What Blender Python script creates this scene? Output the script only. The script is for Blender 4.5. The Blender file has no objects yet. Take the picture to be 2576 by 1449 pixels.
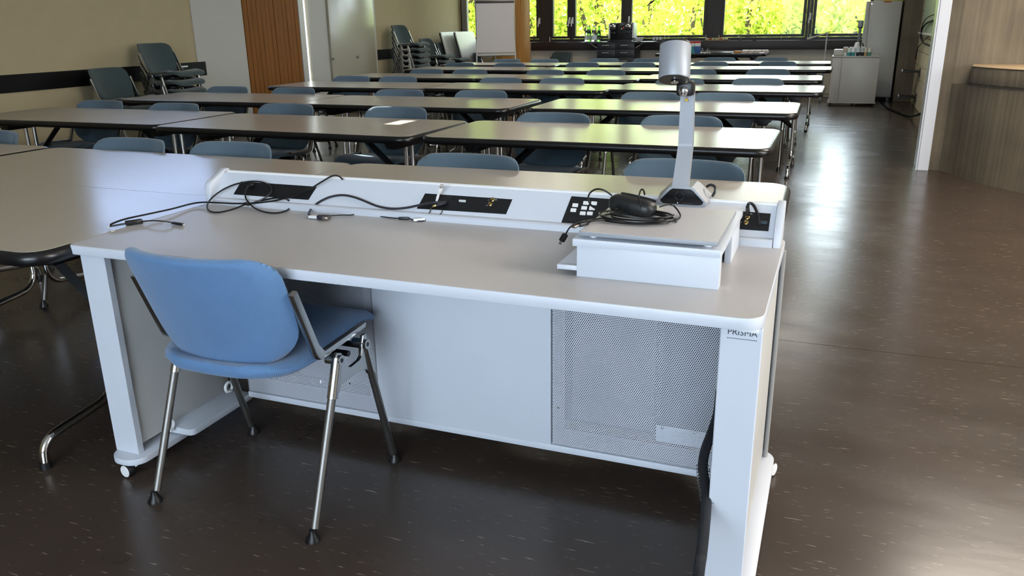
import bpy, bmesh, math, random
from mathutils import Vector, Matrix
import numpy as np
random.seed(7)
SC = bpy.context.scene
COL = SC.collection
PI = math.pi
# ------------------------------------------------------------------ camera
F_PX, PITCH, ROLL, YAW, EYE = 2034.48, math.radians(18.106), math.radians(-0.9296), math.radians(21.6233), 1.304
_fw = Vector((-math.sin(YAW)*math.cos(PITCH), math.cos(YAW)*math.cos(PITCH), -math.sin(PITCH)))
_rt = Vector((math.cos(YAW), math.sin(YAW), 0)); _up = _rt.cross(_fw)
CR = math.cos(ROLL)*_rt + math.sin(ROLL)*_up
CU = -math.sin(ROLL)*_rt + math.cos(ROLL)*_up
cam = bpy.data.cameras.new('camera'); camo = bpy.data.objects.new('camera', cam); COL.objects.link(camo)
m = Matrix.Identity(4)
for i in range(3):
    m[i][0], m[i][1], m[i][2] = CR[i], CU[i], -_fw[i]
m[2][3] = EYE
camo.matrix_world = m
cam.sensor_width = 36; cam.lens = 36*F_PX/2576; cam.clip_start = 0.05; cam.clip_end = 300
SC.camera = camo
# surveying helpers: a pixel of the photograph seen on a plane of the room
def ray(px, py): return _fw + CR*((px-1288)/F_PX) - CU*((py-724.5)/F_PX)
def at(px, py, z):
    d = ray(px, py); return Vector((0, 0, EYE)) + d*((z-EYE)/d.z)
def aty(px, py, y):
    d = ray(px, py); return Vector((0, 0, EYE)) + d*(y/d.y)
def atx(px, py, x):
    d = ray(px, py); return Vector((0, 0, EYE)) + d*(x/d.x)
# ------------------------------------------------------------------ world, sun, daylight, exposure
SC.view_settings.view_transform = 'Standard'; SC.view_settings.look = 'None'
SC.view_settings.gamma = 1.0; SC.view_settings.use_curve_mapping = False
SC.view_settings.exposure = 0.0
w = bpy.data.worlds.new('sky'); SC.world = w; w.use_nodes = True
bg = w.node_tree.nodes['Background']; bg.inputs[0].default_value = (0.78, 0.89, 1.0, 1); bg.inputs[1].default_value = 12.0
def lamp(name, kind, energy, color, loc, target=None, size=None, sizey=None, spread=None):
    l = bpy.data.lights.new(name, kind); l.energy = energy; l.color = color
    o = bpy.data.objects.new(name, l); COL.objects.link(o); o.location = loc
    if target is not None:
        o.rotation_euler = (Vector(target)-Vector(loc)).to_track_quat('-Z', 'Y').to_euler()
    if kind == 'AREA':
        l.shape = 'RECTANGLE'; l.size = size; l.size_y = sizey
        if spread: l.spread = spread
    return o
SUN_DIR = Vector((-0.10, -0.55, -0.83)).normalized()
sun = lamp('sun', 'SUN', 23.0, (1.0, 0.95, 0.84), (0, 20, 20), Vector((0, 20, 20))+SUN_DIR*10); sun.data.angle = 0.009
lamp('daylight_back_window', 'AREA', 72, (0.46, 0.69, 1.0), (-0.3, -2.9, 1.75), (-0.8, 3, 0.7), 3.6, 1.9)
lamp('daylight_right_window', 'AREA', 110, (1.0, 0.93, 0.84), (4.7, 2.2, 1.9), (-1.5, 5.0, 0.5), 2.4, 1.6)
for nm, e, x, y, z, cl_ in (('aisle', 150, 1.55, 5.6, 2.98, (1.0, .90, .78)), ('side', 115, 3.0, 1.6, 2.98, (1.0, .88, .74)), ('rear_right', 36, -.6, 11.6, 2.98, (1.0, .95, .88)), ('rear_left', 40, -4.2, 12.2, 2.98, (1.0, .95, .88)), ('middle', 16, -3.6, 7.2, 2.98, (1.0, .96, .90))):
    lamp('ceiling_fill_'+nm, 'AREA', e, cl_, (x, y, z), (x, y, 0), 1.3, 1.3)  # unseen fill lights added to brighten aisle and rear, no real fittings
# ------------------------------------------------------------------ materials
def lin(h):
    if not isinstance(h, str): return tuple(h)
    v = [int(h[i:i+2], 16)/255 for i in (0, 2, 4)]
    return tuple(x/12.92 if x <= .04045 else ((x+.055)/1.055)**2.4 for x in v)
MATS = {}
def mat(name, col, rough=.5, metal=0, spec=.5, var=0, vscale=8, bump=0, bscale=60, stretch=None, rvar=0, emit=0, trans=0, ior=1.45, coat=0, coords='Object'):
    if name in MATS: return MATS[name]
    m = bpy.data.materials.new(name); m.use_nodes = True; nt = m.node_tree; n = nt.nodes; L = nt.links
    b = n['Principled BSDF']; c = lin(col)
    b.inputs['Base Color'].default_value = (*c, 1); b.inputs['Roughness'].default_value = rough
    b.inputs['Metallic'].default_value = metal; b.inputs['Specular IOR Level'].default_value = spec
    b.inputs['Transmission Weight'].default_value = trans; b.inputs['IOR'].default_value = ior
    b.inputs['Coat Weight'].default_value = coat
    if emit:
        b.inputs['Emission Color'].default_value = (*c, 1); b.inputs['Emission Strength'].default_value = emit
    if var or bump or rvar:
        tc = n.new('ShaderNodeTexCoord'); mp = n.new('ShaderNodeMapping'); L.new(tc.outputs[coords], mp.inputs[0])
        if stretch: mp.inputs['Scale'].default_value = stretch
        if var or rvar:
            nz = n.new('ShaderNodeTexNoise'); nz.inputs['Scale'].default_value = vscale; nz.inputs['Detail'].default_value = 5
            L.new(mp.outputs[0], nz.inputs['Vector'])
            if var:
                mx = n.new('ShaderNodeMix'); mx.data_type = 'RGBA'
                mx.inputs[6].default_value = (*[x*(1-var) for x in c], 1); mx.inputs[7].default_value = (*[min(1, x*(1+var)) for x in c], 1)
                L.new(nz.outputs[0], mx.inputs[0]); L.new(mx.outputs[2], b.inputs['Base Color'])
            if rvar:
                mr = n.new('ShaderNodeMapRange'); mr.inputs['To Min'].default_value = max(0, rough-rvar); mr.inputs['To Max'].default_value = rough+rvar
                L.new(nz.outputs[0], mr.inputs[0]); L.new(mr.outputs[0], b.inputs['Roughness'])
        if bump:
            n2 = n.new('ShaderNodeTexNoise'); n2.inputs['Scale'].default_value = bscale; n2.inputs['Detail'].default_value = 3
            L.new(mp.outputs[0], n2.inputs['Vector'])
            bp = n.new('ShaderNodeBump'); bp.inputs['Strength'].default_value = bump; bp.inputs['Distance'].default_value = .01
            L.new(n2.outputs[0], bp.inputs['Height']); L.new(bp.outputs[0], b.inputs['Normal'])
    MATS[name] = m; return m
def fabric(name, col, period=.0026):
    m = mat(name, col, .92, spec=.2); nt = m.node_tree; n = nt.nodes; L = nt.links; b = n['Principled BSDF']; c = lin(col)
    tc = n.new('ShaderNodeTexCoord'); mp = n.new('ShaderNodeMapping'); mp.inputs['Rotation'].default_value = (0, math.radians(38), 0)
    L.new(tc.outputs['Object'], mp.inputs[0])
    wv = n.new('ShaderNodeTexWave'); wv.wave_type = 'BANDS'; wv.bands_direction = 'X'
    wv.inputs['Scale'].default_value = 1/period/3.1; wv.inputs['Distortion'].default_value = .6; wv.inputs['Detail'].default_value = 2; wv.inputs['Detail Scale'].default_value = 4
    L.new(mp.outputs[0], wv.inputs['Vector'])
    nz = n.new('ShaderNodeTexNoise'); nz.inputs['Scale'].default_value = 9; L.new(tc.outputs['Object'], nz.inputs['Vector'])
    mx = n.new('ShaderNodeMix'); mx.data_type = 'RGBA'; mx.inputs[6].default_value = (*[x*.68 for x in c], 1); mx.inputs[7].default_value = (*[min(1, x*1.3) for x in c], 1)
    L.new(wv.outputs[0], mx.inputs[0])
    m2 = n.new('ShaderNodeMix'); m2.data_type = 'RGBA'; m2.blend_type = 'MULTIPLY'; m2.inputs[0].default_value = 1
    cr = n.new('ShaderNodeMapRange'); cr.inputs['To Min'].default_value = .88; cr.inputs['To Max'].default_value = 1.1
    L.new(nz.outputs[0], cr.inputs[0]); L.new(mx.outputs[2], m2.inputs[6]); L.new(cr.outputs[0], m2.inputs[7]); L.new(m2.outputs[2], b.inputs['Base Color'])
    bp = n.new('ShaderNodeBump'); bp.inputs['Strength'].default_value = .35; bp.inputs['Distance'].default_value = .001
    L.new(wv.outputs[0], bp.inputs['Height']); L.new(bp.outputs[0], b.inputs['Normal'])
    b.inputs['Sheen Weight'].default_value = .25; b.inputs['Sheen Roughness'].default_value = .5
    return m
M_BLUE = fabric('blue_twill', '54759a')
M_BLUEG = fabric('backlit_blue_twill', '50626f')  # same blue twill, greyed and darkened for the backlit rows
M_TEAL = fabric('petrol_fabric', '3a4747')
M_CHROME = mat('chrome', 'c8c8c8', .12, 1, rvar=.05, vscale=30)
M_STEEL = mat('brushed_steel_tube', '7e7c78', .46, 1, var=.15, vscale=60, rvar=.1)
M_ALU = mat('polished_aluminium', 'b4b4b2', .24, 1, var=.08, vscale=25, rvar=.08)
M_BLACK = mat('black_plastic', '0e0e10', .38, var=.2, vscale=30)
M_RUBBER = mat('black_rubber', '0a0a0b', .5)
M_BUMPER = mat('black_edge_rubber', '101011', .3, bump=.05, bscale=40)
M_CABLE = mat('black_cable', '0d0d0f', .35)
M_WHITE = mat('white_lacquer', 'bfc3cb', .38, var=.03, vscale=5)
M_WHITEP = mat('white_plastic', 'dcdcdc', .4)
M_GOLD = mat('gold_plated', 'ae9560', .32, 1)
M_GREYPANEL = mat('grey_side_panel', 'b9b8b4', .45, var=.04, vscale=4)
M_SILVER = mat('silver_lacquer', '979a9f', .45, .25, bump=.04, bscale=900)
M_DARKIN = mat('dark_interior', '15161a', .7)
def laminate(name, col, rough):
    m = mat(name, col, rough, spec=.55); nt = m.node_tree; n = nt.nodes; L = nt.links; b = n['Principled BSDF']; c = lin(col)
    tc = n.new('ShaderNodeTexCoord')
    nz = n.new('ShaderNodeTexNoise'); nz.inputs['Scale'].default_value = 40; nz.inputs['Detail'].default_value = 2; L.new(tc.outputs['Object'], nz.inputs[0])
    mx = n.new('ShaderNodeMix'); mx.data_type = 'RGBA'; mx.inputs[6].default_value = (*[x*.97 for x in c], 1); mx.inputs[7].default_value = (*[x*1.03 for x in c], 1)
    L.new(nz.outputs[0], mx.inputs[0]); L.new(mx.outputs[2], b.inputs['Base Color'])
    n2 = n.new('ShaderNodeTexNoise'); n2.inputs['Scale'].default_value = 2.5; n2.inputs['Detail'].default_value = 1; L.new(tc.outputs['Object'], n2.inputs[0])
    mr = n.new('ShaderNodeMapRange'); mr.inputs['To Min'].default_value = rough-.02; mr.inputs['To Max'].default_value = rough+.02
    L.new(n2.outputs[0], mr.inputs[0]); L.new(mr.outputs[0], b.inputs['Roughness'])
    return m
M_TABLE = laminate('table_laminate', 'a69d91', .22)
M_DESKTOP = laminate('desk_laminate', 'aeaaa8', .34)
def floor_material():
    m = mat('linoleum', '37312e', .25, spec=.5); nt = m.node_tree; n = nt.nodes; L = nt.links; b = n['Principled BSDF']
    tc = n.new('ShaderNodeTexCoord')
    def mapped(scale, rot=0):
        mp = n.new('ShaderNodeMapping'); mp.inputs['Scale'].default_value = scale; mp.inputs['Rotation'].default_value = (0, 0, rot)
        L.new(tc.outputs['Object'], mp.inputs[0]); return mp
    a = n.new('ShaderNodeTexNoise'); a.inputs['Scale'].default_value = 1; a.inputs['Detail'].default_value = 3; a.inputs['Roughness'].default_value = .55
    L.new(mapped((15, 125, 1), .10).outputs[0], a.inputs[0])
    r = n.new('ShaderNodeValToRGB'); r.color_ramp.elements[0].position = .655; r.color_ramp.elements[1].position = .69; L.new(a.outputs[0], r.inputs[0])
    a2 = n.new('ShaderNodeTexNoise'); a2.inputs['Scale'].default_value = 2.2; a2.inputs['Detail'].default_value = 6; L.new(tc.outputs['Object'], a2.inputs[0])
    mx = n.new('ShaderNodeMix'); mx.data_type = 'RGBA'; mx.inputs[6].default_value = (*lin('332b26'), 1); mx.inputs[7].default_value = (*lin('473c34'), 1); L.new(a2.outputs[0], mx.inputs[0])
    m3 = n.new('ShaderNodeMix'); m3.data_type = 'RGBA'; m3.inputs[7].default_value = (*lin('8d8076'), 1)
    mm = n.new('ShaderNodeMath'); mm.operation = 'MULTIPLY'; mm.inputs[1].default_value = .6; L.new(r.outputs[0], mm.inputs[0])
    L.new(mm.outputs[0], m3.inputs[0]); L.new(mx.outputs[2], m3.inputs[6]); L.new(m3.outputs[2], b.inputs['Base Color'])
    w1 = n.new('ShaderNodeTexNoise'); w1.inputs['Scale'].default_value = 1; w1.inputs['Detail'].default_value = 4; L.new(mapped((2.2, 5, 1), .3).outputs[0], w1.inputs[0])
    mr = n.new('ShaderNodeMapRange'); mr.inputs['From Min'].default_value = .3; mr.inputs['From Max'].default_value = .7; mr.inputs['To Min'].default_value = .21; mr.inputs['To Max'].default_value = .29
    L.new(w1.outputs[0], mr.inputs[0]); L.new(mr.outputs[0], b.inputs['Roughness'])
    bp = n.new('ShaderNodeBump'); bp.inputs['Strength'].default_value = .12; bp.inputs['Distance'].default_value = .01; L.new(w1.outputs[0], bp.inputs['Height']); L.new(bp.outputs[0], b.inputs['Normal'])
    return m
M_FLOOR = floor_material()
def concrete():
    m = mat('board_marked_concrete', '8d8275', .75, spec=.3); nt = m.node_tree; n = nt.nodes; L = nt.links; b = n['Principled BSDF']
    tc = n.new('ShaderNodeTexCoord'); mp = n.new('ShaderNodeMapping'); mp.inputs['Scale'].default_value = (34, 34, .5); L.new(tc.outputs['Object'], mp.inputs[0])
    a = n.new('ShaderNodeTexNoise'); a.inputs['Scale'].default_value = 1; a.inputs['Detail'].default_value = 6; a.inputs['Roughness'].default_value = .6; L.new(mp.outputs[0], a.inputs[0])
    c = n.new('ShaderNodeTexNoise'); c.inputs['Scale'].default_value = 2.5; c.inputs['Detail'].default_value = 8; L.new(tc.outputs['Object'], c.inputs[0])
    r = n.new('ShaderNodeValToRGB'); e = r.color_ramp.elements
    e[0].position = .3; e[0].color = (*lin('3f3a32'), 1); e[1].position = .7; e[1].color = (*lin('7d725f'), 1); L.new(a.outputs[0], r.inputs[0])
    r2 = n.new('ShaderNodeValToRGB'); e = r2.color_ramp.elements
    e[0].position = .3; e[0].color = (*lin('585146'), 1); e[1].position = .7; e[1].color = (*lin('776c5b'), 1); L.new(c.outputs[0], r2.inputs[0])
    mx = n.new('ShaderNodeMix'); mx.data_type = 'RGBA'; mx.inputs[0].default_value = .6; L.new(r.outputs[0], mx.inputs[6]); L.new(r2.outputs[0], mx.inputs[7]); L.new(mx.outputs[2], b.inputs['Base Color'])
    bp = n.new('ShaderNodeBump'); bp.inputs['Strength'].default_value = .3; bp.inputs['Distance'].default_value = .01; L.new(a.outputs[0], bp.inputs['Height']); L.new(bp.outputs[0], b.inputs['Normal'])
    return m
M_CONC = concrete()
M_BEIGE = mat('beige_wall_paint', 'a89a7b', .8, spec=.2, var=.05, vscale=6, bump=.12, bscale=250)
M_GREYWALL = mat('light_grey_board', 'aeaba4', .6, var=.03, vscale=3)
M_WOOD = mat('oak_planks', '7a4a0c', .6, spec=.2, var=.32, vscale=5, stretch=(6, 6, .5), bump=.1, bscale=12)
M_WOODC = mat('oak_battens', 'b07c3c', .5, var=.25, vscale=5, stretch=(6, 6, .4))
M_BROWN = mat('dark_brown_frame', '2b2320', .45, var=.1, vscale=4)
M_CREAM = mat('cream_wall', 'c9bfae', .8, var=.04, vscale=5)
M_BLOCK = mat('cream_blockwork', 'b9ab8e', .8, var=.1, vscale=9, bump=.2, bscale=120)
M_CEIL = mat('ceiling_paint', 'dedad0', .9)
M_DRAWER = mat('anthracite_drawer', '24252a', .4)
M_OFFWHITE = mat('grey_white_metal', 'b4b1aa', .35, var=.03, vscale=3)
def glassy(name, col=(1, 1, 1), rough=0.0):
    m = mat(name, col, rough, trans=1, ior=1.45); return m
M_GLASS = glassy('clear_glass'); M_GREEN = glassy('green_glass', (.25, .75, .2))
# window glass: thin pane
def pane_mat(nm='window_glass', tint=(.94, .96, .95, 1)):
    m = bpy.data.materials.new(nm); m.use_nodes = True; nt = m.node_tree; n = nt.nodes; L = nt.links
    n.remove(n['Principled BSDF']); o = n['Material Output']
    t = n.new('ShaderNodeBsdfTransparent'); t.inputs[0].default_value = tint; g = n.new('ShaderNodeBsdfGlossy'); g.inputs['Roughness'].default_value = .02
    fr = n.new('ShaderNodeFresnel'); fr.inputs[0].default_value = 1.2; mx = n.new('ShaderNodeMixShader')
    L.new(fr.outputs[0], mx.inputs[0]); L.new(t.outputs[0], mx.inputs[1]); L.new(g.outputs[0], mx.inputs[2]); L.new(mx.outputs[0], o.inputs[0]); return m
M_PANE = pane_mat(); M_TINT = pane_mat('sky_dimming_glass', (.52, .58, .70, 1))  # tint added to dim the sky let through the high left panes
def frosted():
    m = bpy.data.materials.new('frosted_panel'); m.use_nodes = True; nt = m.node_tree; n = nt.nodes; n.remove(n['Principled BSDF'])
    t = n.new('ShaderNodeBsdfTranslucent'); t.inputs[0].default_value = (.85, .84, .8, 1); nt.links.new(t.outputs[0], n['Material Output'].inputs[0]); return m
M_FROST = frosted()
def leaf_mat(name, c1, c2):
    m = bpy.data.materials.new(name); m.use_nodes = True; nt = m.node_tree; n = nt.nodes; L = nt.links
    n.remove(n['Principled BSDF']); o = n['Material Output']
    tc = n.new('ShaderNodeTexCoord'); nz = n.new('ShaderNodeTexNoise'); nz.inputs['Scale'].default_value = 1.7; nz.inputs['Detail'].default_value = 6; L.new(tc.outputs['Object'], nz.inputs[0])
    r = n.new('ShaderNodeValToRGB'); r.color_ramp.elements[0].position = .35; r.color_ramp.elements[1].position = .65
    r.color_ramp.elements[0].color = (*lin(c1), 1); r.color_ramp.elements[1].color = (*lin(c2), 1); L.new(nz.outputs[0], r.inputs[0])
    d = n.new('ShaderNodeBsdfDiffuse'); t = n.new('ShaderNodeBsdfTranslucent'); mx = n.new('ShaderNodeMixShader'); mx.inputs[0].default_value = .55
    L.new(r.outputs[0], d.inputs[0]); L.new(r.outputs[0], t.inputs[0]); L.new(d.outputs[0], mx.inputs[1]); L.new(t.outputs[0], mx.inputs[2]); L.new(mx.outputs[0], o.inputs[0]); return m
M_LEAF = leaf_mat('spring_leaves', '84962c', 'cfd85e')
M_BARK = mat('bark', '4a3d2e', .9)
M_GRASS = mat('lawn', '5d7a2a', .9, var=.3, vscale=2)
# ------------------------------------------------------------------ mesh builder
class B:
    def __init__(s): s.bm = bmesh.new()
    def _xf(s, verts, M):
        if M is not None: bmesh.ops.transform(s.bm, matrix=M, verts=verts)
    def box(s, x0, x1, y0, y1, z0, z1, bev=0, M=None, seg=2):
        vs = [s.bm.verts.new(p) for p in ((x0,y0,z0),(x1,y0,z0),(x1,y1,z0),(x0,y1,z0),(x0,y0,z1),(x1,y0,z1),(x1,y1,z1),(x0,y1,z1))]
        fs = [s.bm.faces.new([vs[i] for i in f]) for f in ((3,2,1,0),(4,5,6,7),(0,1,5,4),(1,2,6,5),(2,3,7,6),(3,0,4,7))]
        if bev:
            es = set(e for f in fs for e in f.edges)
            r = bmesh.ops.bevel(s.bm, geom=list(es), offset=bev, segments=seg, profile=.5, affect='EDGES', clamp_overlap=True)
            vs = list(set(v for f in r['faces'] for v in f.verts) | set(v for v in vs if v.is_valid))
        s._xf(vs, M); return s
    def prism(s, pts, a, b, axis='z', M=None, bev=0):
        # polygon of 2-D points extruded along an axis from a to b
        def P(p, t):
            return {'z': (p[0], p[1], t), 'x': (t, p[0], p[1]), 'y': (p[0], t, p[1])}[axis]
        lo = [s.bm.verts.new(P(p, a)) for p in pts]; hi = [s.bm.verts.new(P(p, b)) for p in pts]; n = len(pts)
        fs = [s.bm.faces.new(lo[::-1]), s.bm.faces.new(hi)]
        for i in range(n): fs.append(s.bm.faces.new((lo[i], lo[(i+1) % n], hi[(i+1) % n], hi[i])))
        bmesh.ops.recalc_face_normals(s.bm, faces=fs)
        vs = lo+hi
        if bev:
            es = set(e for f in fs[:2] for e in f.edges)
            r = bmesh.ops.bevel(s.bm, geom=list(es), offset=bev, segments=2, profile=.5, affect='EDGES', clamp_overlap=True)
            vs = list(set(v for f in r['faces'] for v in f.verts) | set(v for v in vs if v.is_valid))
        s._xf(vs, M); return s
    def tube(s, pts, r, n=8, cap=True):
        pts = [Vector(p) for p in pts]; N = len(pts); rr = r if isinstance(r, (list, tuple)) else [r]*N
        rings = []; prev = None
        for i, p in enumerate(pts):
            t = (pts[min(i+1, N-1)]-pts[max(i-1, 0)])
            t = t.normalized() if t.length > 1e-9 else Vector((0, 0, 1))
            if prev is None:
                a = Vector((0, 0, 1)) if abs(t.z) < .9 else Vector((1, 0, 0)); u = t.cross(a).normalized()
            else:
                u = (prev - t*prev.dot(t)); u = u.normalized() if u.length > 1e-6 else t.orthogonal().normalized()
            prev = u; v = t.cross(u)
            rings.append([s.bm.verts.new(p + (u*math.cos(2*PI*k/n)+v*math.sin(2*PI*k/n))*rr[i]) for k in range(n)])
        for i in range(N-1):
            for k in range(n):
                s.bm.faces.new((rings[i][k], rings[i][(k+1) % n], rings[i+1][(k+1) % n], rings[i+1][k]))
        if cap:
            s.bm.faces.new(rings[0][::-1]); s.bm.faces.new(rings[-1])
        return s
    def cyl(s, p, q, r, r2=None, n=16): return s.tube([p, q], [r, r if r2 is None else r2], n)
    def lathe(s, prof, c=(0, 0, 0), n=20, M=None):
        rings = []; new = []
        for r, z in prof:
            ring = [s.bm.verts.new((c[0]+r*math.cos(2*PI*k/n), c[1]+r*math.sin(2*PI*k/n), c[2]+z)) for k in range(n)] if r > 1e-6 else [s.bm.verts.new((c[0], c[1], c[2]+z))]
            rings.append(ring); new += ring
        for a, b in zip(rings, rings[1:]):
            for k in range(n):
                k2 = (k+1) % n
                if len(a) == 1 and len(b) == 1: continue
                if len(a) == 1: s.bm.faces.new((a[0], b[k], b[k2]))
                elif len(b) == 1: s.bm.faces.new((a[k], b[0], a[k2]))
                else: s.bm.faces.new((a[k], b[k], b[k2], a[k2]))
        s._xf(new, M); return s
    def ball(s, c, r, sx=1, sy=1, sz=1, u=12, v=8):
        bmesh.ops.create_uvsphere(s.bm, u_segments=u, v_segments=v, radius=r, matrix=Matrix.Translation(c) @ Matrix.Diagonal((sx, sy, sz, 1))); return s
    def mesh(s, name, mt, ang=38, fix=True):
        if fix: bmesh.ops.recalc_face_normals(s.bm, faces=s.bm.faces[:])
        me = bpy.data.meshes.new(name); s.bm.to_mesh(me); s.bm.free()
        me.materials.append(mt)
        if ang:
            me.polygons.foreach_set('use_smooth', [True]*len(me.polygons)); me.set_sharp_from_angle(angle=math.radians(ang))
        return me
    def obj(s, name, mt, parent=None, label=None, ang=38, kind=None, fix=True):
        return link(name, s.mesh(name, mt, ang, fix), parent, label, kind)
def link(name, me, parent=None, label=None, kind=None):
    o = bpy.data.objects.new(name, me); COL.objects.link(o)
    if parent is not None: o.parent = parent
    if label: o['label'] = label
    if kind: o['kind'] = kind
    return o
def thing(name, label, cat, loc=(0, 0, 0), rz=0, group=None):
    o = bpy.data.objects.new(name, None); COL.objects.link(o); o.empty_display_size = .1
    o.location = loc; o.rotation_euler = (0, 0, rz); o['label'] = label; o['category'] = cat
    if group: o['group'] = group
    return o
def tag(o, label, cat, group=None):
    o['label'] = label; o['category'] = cat
    if group: o['group'] = group
    return o
def struct(o): o['kind'] = 'structure'; return o
def dup(root, loc, rz, label, group=None, name=None):
    r = root.copy(); COL.objects.link(r); r.location = loc; r.rotation_euler = (0, 0, rz); r['label'] = label
    if group: r['group'] = group
    for ch in root.children:
        c = ch.copy(); COL.objects.link(c); c.parent = r
        for g in ch.children:
            d = g.copy(); COL.objects.link(d); d.parent = c
    return r
def rrect(x0, x1, y0, y1, r, n=6):
    P = []
    rs = r if isinstance(r, (list, tuple)) else (r,)*4
    for (cx, cy, a0), q in zip(((x0, y0, PI), (x1, y0, 1.5*PI), (x1, y1, 0), (x0, y1, .5*PI)), rs):
        sx = 1 if cx == x0 else -1; sy = 1 if cy == y0 else -1
        if q <= 1e-6: P.append((cx, cy)); continue
        for k in range(n+1):
            a = a0 + .5*PI*k/n; P.append((cx+sx*q+q*math.cos(a), cy+sy*q+q*math.sin(a)))
    return P
def spline(pts, sub=8):
    P = [Vector(p) for p in pts]; out = []
    for i in range(len(P)-1):
        p0 = P[max(i-1, 0)]; p1 = P[i]; p2 = P[i+1]; p3 = P[min(i+2, len(P)-1)]
        for k in range(sub):
            t = k/sub
            out.append(.5*((2*p1)+(p2-p0)*t+(2*p0-5*p1+4*p2-p3)*t*t+(3*p1-p0-3*p2+p3)*t**3))
    out.append(P[-1]); return out
def txt(s, size, mt, M, name='lettering', parent=None, ext=.0002):
    cu = bpy.data.curves.new('t', 'FONT'); cu.body = s; cu.size = size; cu.extrude = ext; cu.align_x = 'CENTER'; cu.align_y = 'CENTER'; cu.resolution_u = 2
    o = bpy.data.objects.new('t', cu); COL.objects.link(o)
    me = bpy.data.meshes.new_from_object(o.evaluated_get(bpy.context.evaluated_depsgraph_get()))
    bpy.data.objects.remove(o); bpy.data.curves.remove(cu)
    me.transform(M); me.materials.clear(); me.materials.append(mt)
    return link(name, me, parent)
exec_order = []
# ================================================================== SETTING
XW, YW, ZC = -7.17, 15.55, 3.05
fl = struct(B().box(-7.5, 5.4, -4.2, 15.9, -.12, -.004).obj('floor', M_DARKIN, ang=0))
for y0, y1 in ((-4.1, 3.41), (3.41, 8.17), (8.17, 12.75), (12.75, 15.6)):
    B().box(-7.2, 5.3, y0+.0015, y1-.0015, -.004, 0).obj('linoleum_sheet', M_FLOOR, fl, ang=0)
b = B(); HX = [-7.5, -2.70, -2.56, -2.283, -2.178, 5.4]; HY = [-4.2, 5.92, 6.155, 6.34, 6.48, 15.9]   # two holes added so the sun makes patches on table and chair
for i in range(5):
    for k in range(5):
        if (i, k) not in ((1, 3), (3, 1)): b.box(HX[i], HX[i+1], HY[k], HY[k+1], ZC, ZC+.02)
struct(b.obj('ceiling', M_CEIL, ang=0))
# left wall with two high window openings and the daylight gap beside the cladding
b = B()
def seg(y0, y1, *zs):
    for z0, z1 in zs: b.box(XW-.25, XW, y0, y1, z0, z1)
seg(-4.2, 6.2, (0, ZC)); seg(6.2, 8.4, (0, 1.80), (2.55, ZC)); seg(8.4, 10.20, (0, ZC)); seg(10.20, 10.75, (2.4, ZC))
seg(10.75, 11.4, (0, ZC)); seg(11.4, 14.2, (0, 1.74), (2.55, ZC)); seg(14.2, 15.9, (0, ZC))
WL = struct(b.obj('wall_left', M_BEIGE, ang=0))
for y0, y1, z0, z1, nm in ((6.2, 8.4, 1.80, 2.55, 'window_8'), (11.4, 14.2, 1.74, 2.55, 'window_9')):
    b = B(); X0, X1 = XW-.2, XW-.1
    b.box(X0, X1, y0, y0+.06, z0, z1); b.box(X0, X1, y1-.06, y1, z0, z1); b.box(X0, X1, y0, y1, z0, z0+.06); b.box(X0, X1, y0, y1, z1-.06, z1)
    fr = struct(b.obj(nm, M_BROWN, ang=0)); B().box(XW-.155, XW-.15, y0+.06, y1-.06, z0+.06, z1-.06).obj('glass_pane', M_TINT, fr, ang=0)
b = B(); b.box(XW, XW+.012, 7.98, 8.885, .08, ZC); struct(b.obj('trim_1', M_GREYWALL, ang=0))
ys = np.linspace(8.89, 10.065, 14); rw = random.Random(3)
for y0, y1 in zip(ys, ys[1:]):
    B().box(XW, XW+.018+rw.uniform(0, .006), y0+.003, y1-.003, .0, ZC, bev=.002, seg=1).obj('plank', M_WOOD, WL, ang=0)
struct(B().box(XW, XW+.03, 10.07, 10.19, 0, ZC).box(XW, XW+.03, 10.265, 10.31, 0, ZC).obj('trim_2', M_OFFWHITE, ang=0))
struct(B().box(XW-.02, XW+.012, 10.315, 10.775, .0, ZC).obj('trim_3', M_GREYWALL, ang=0))
M_GLOSSDOOR = mat('glossy_grey_door', 'a5a08f', .22, spec=.5, rvar=.05, vscale=2)
dr = struct(B().box(XW, XW+.045, 10.785, 12.075, .06, 2.3, bev=.004).obj('door_1', M_GLOSSDOOR, ang=30))
for k, (px, py) in enumerate(((835, 147), (898, 143))):
    p = atx(px, py, XW+.05); B().lathe([(0, .03), (.022, .028), (.024, .02), (.012, .012), (.012, 0)], M=Matrix.Translation(p) @ Matrix.Rotation(PI/2, 4, 'Y')).obj('knob', M_CHROME, dr)
struct(B().box(XW, XW+.04, 12.08, 12.13, 0, 2.35).obj('trim_4', M_OFFWHITE, ang=0))
struct(B().box(XW, XW+.015, -4, 8.89, 0, .07).box(XW, XW+.015, 12.14, 15.5, 0, .07).obj('baseboard_left', mat('brown_skirting', '4a3a2f', .5), ang=0))
b1 = struct(B().box(XW, XW+.022, -2, 8.10, .765, .925, bev=.003).obj('trim_5', mat('black_wall_rail', '060606', .55, spec=.2), ang=0))
B().box(XW+.022, XW+.026, 7.68, 7.79, .877, .893, bev=.001).obj('rail_plate', M_WHITEP, b1, label='small white plate on the black rail')
struct(B().box(XW, XW+.022, 12.15, 14.9, .765, .925, bev=.003).obj('trim_6', MATS['black_wall_rail'], ang=0))
struct(B().box(XW-.24, XW-.235, 10.2, 10.75, 0, 2.4).obj('window_10', M_FROST, ang=0))  # translucent sheet added behind the gap so its daylight shows white
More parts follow.
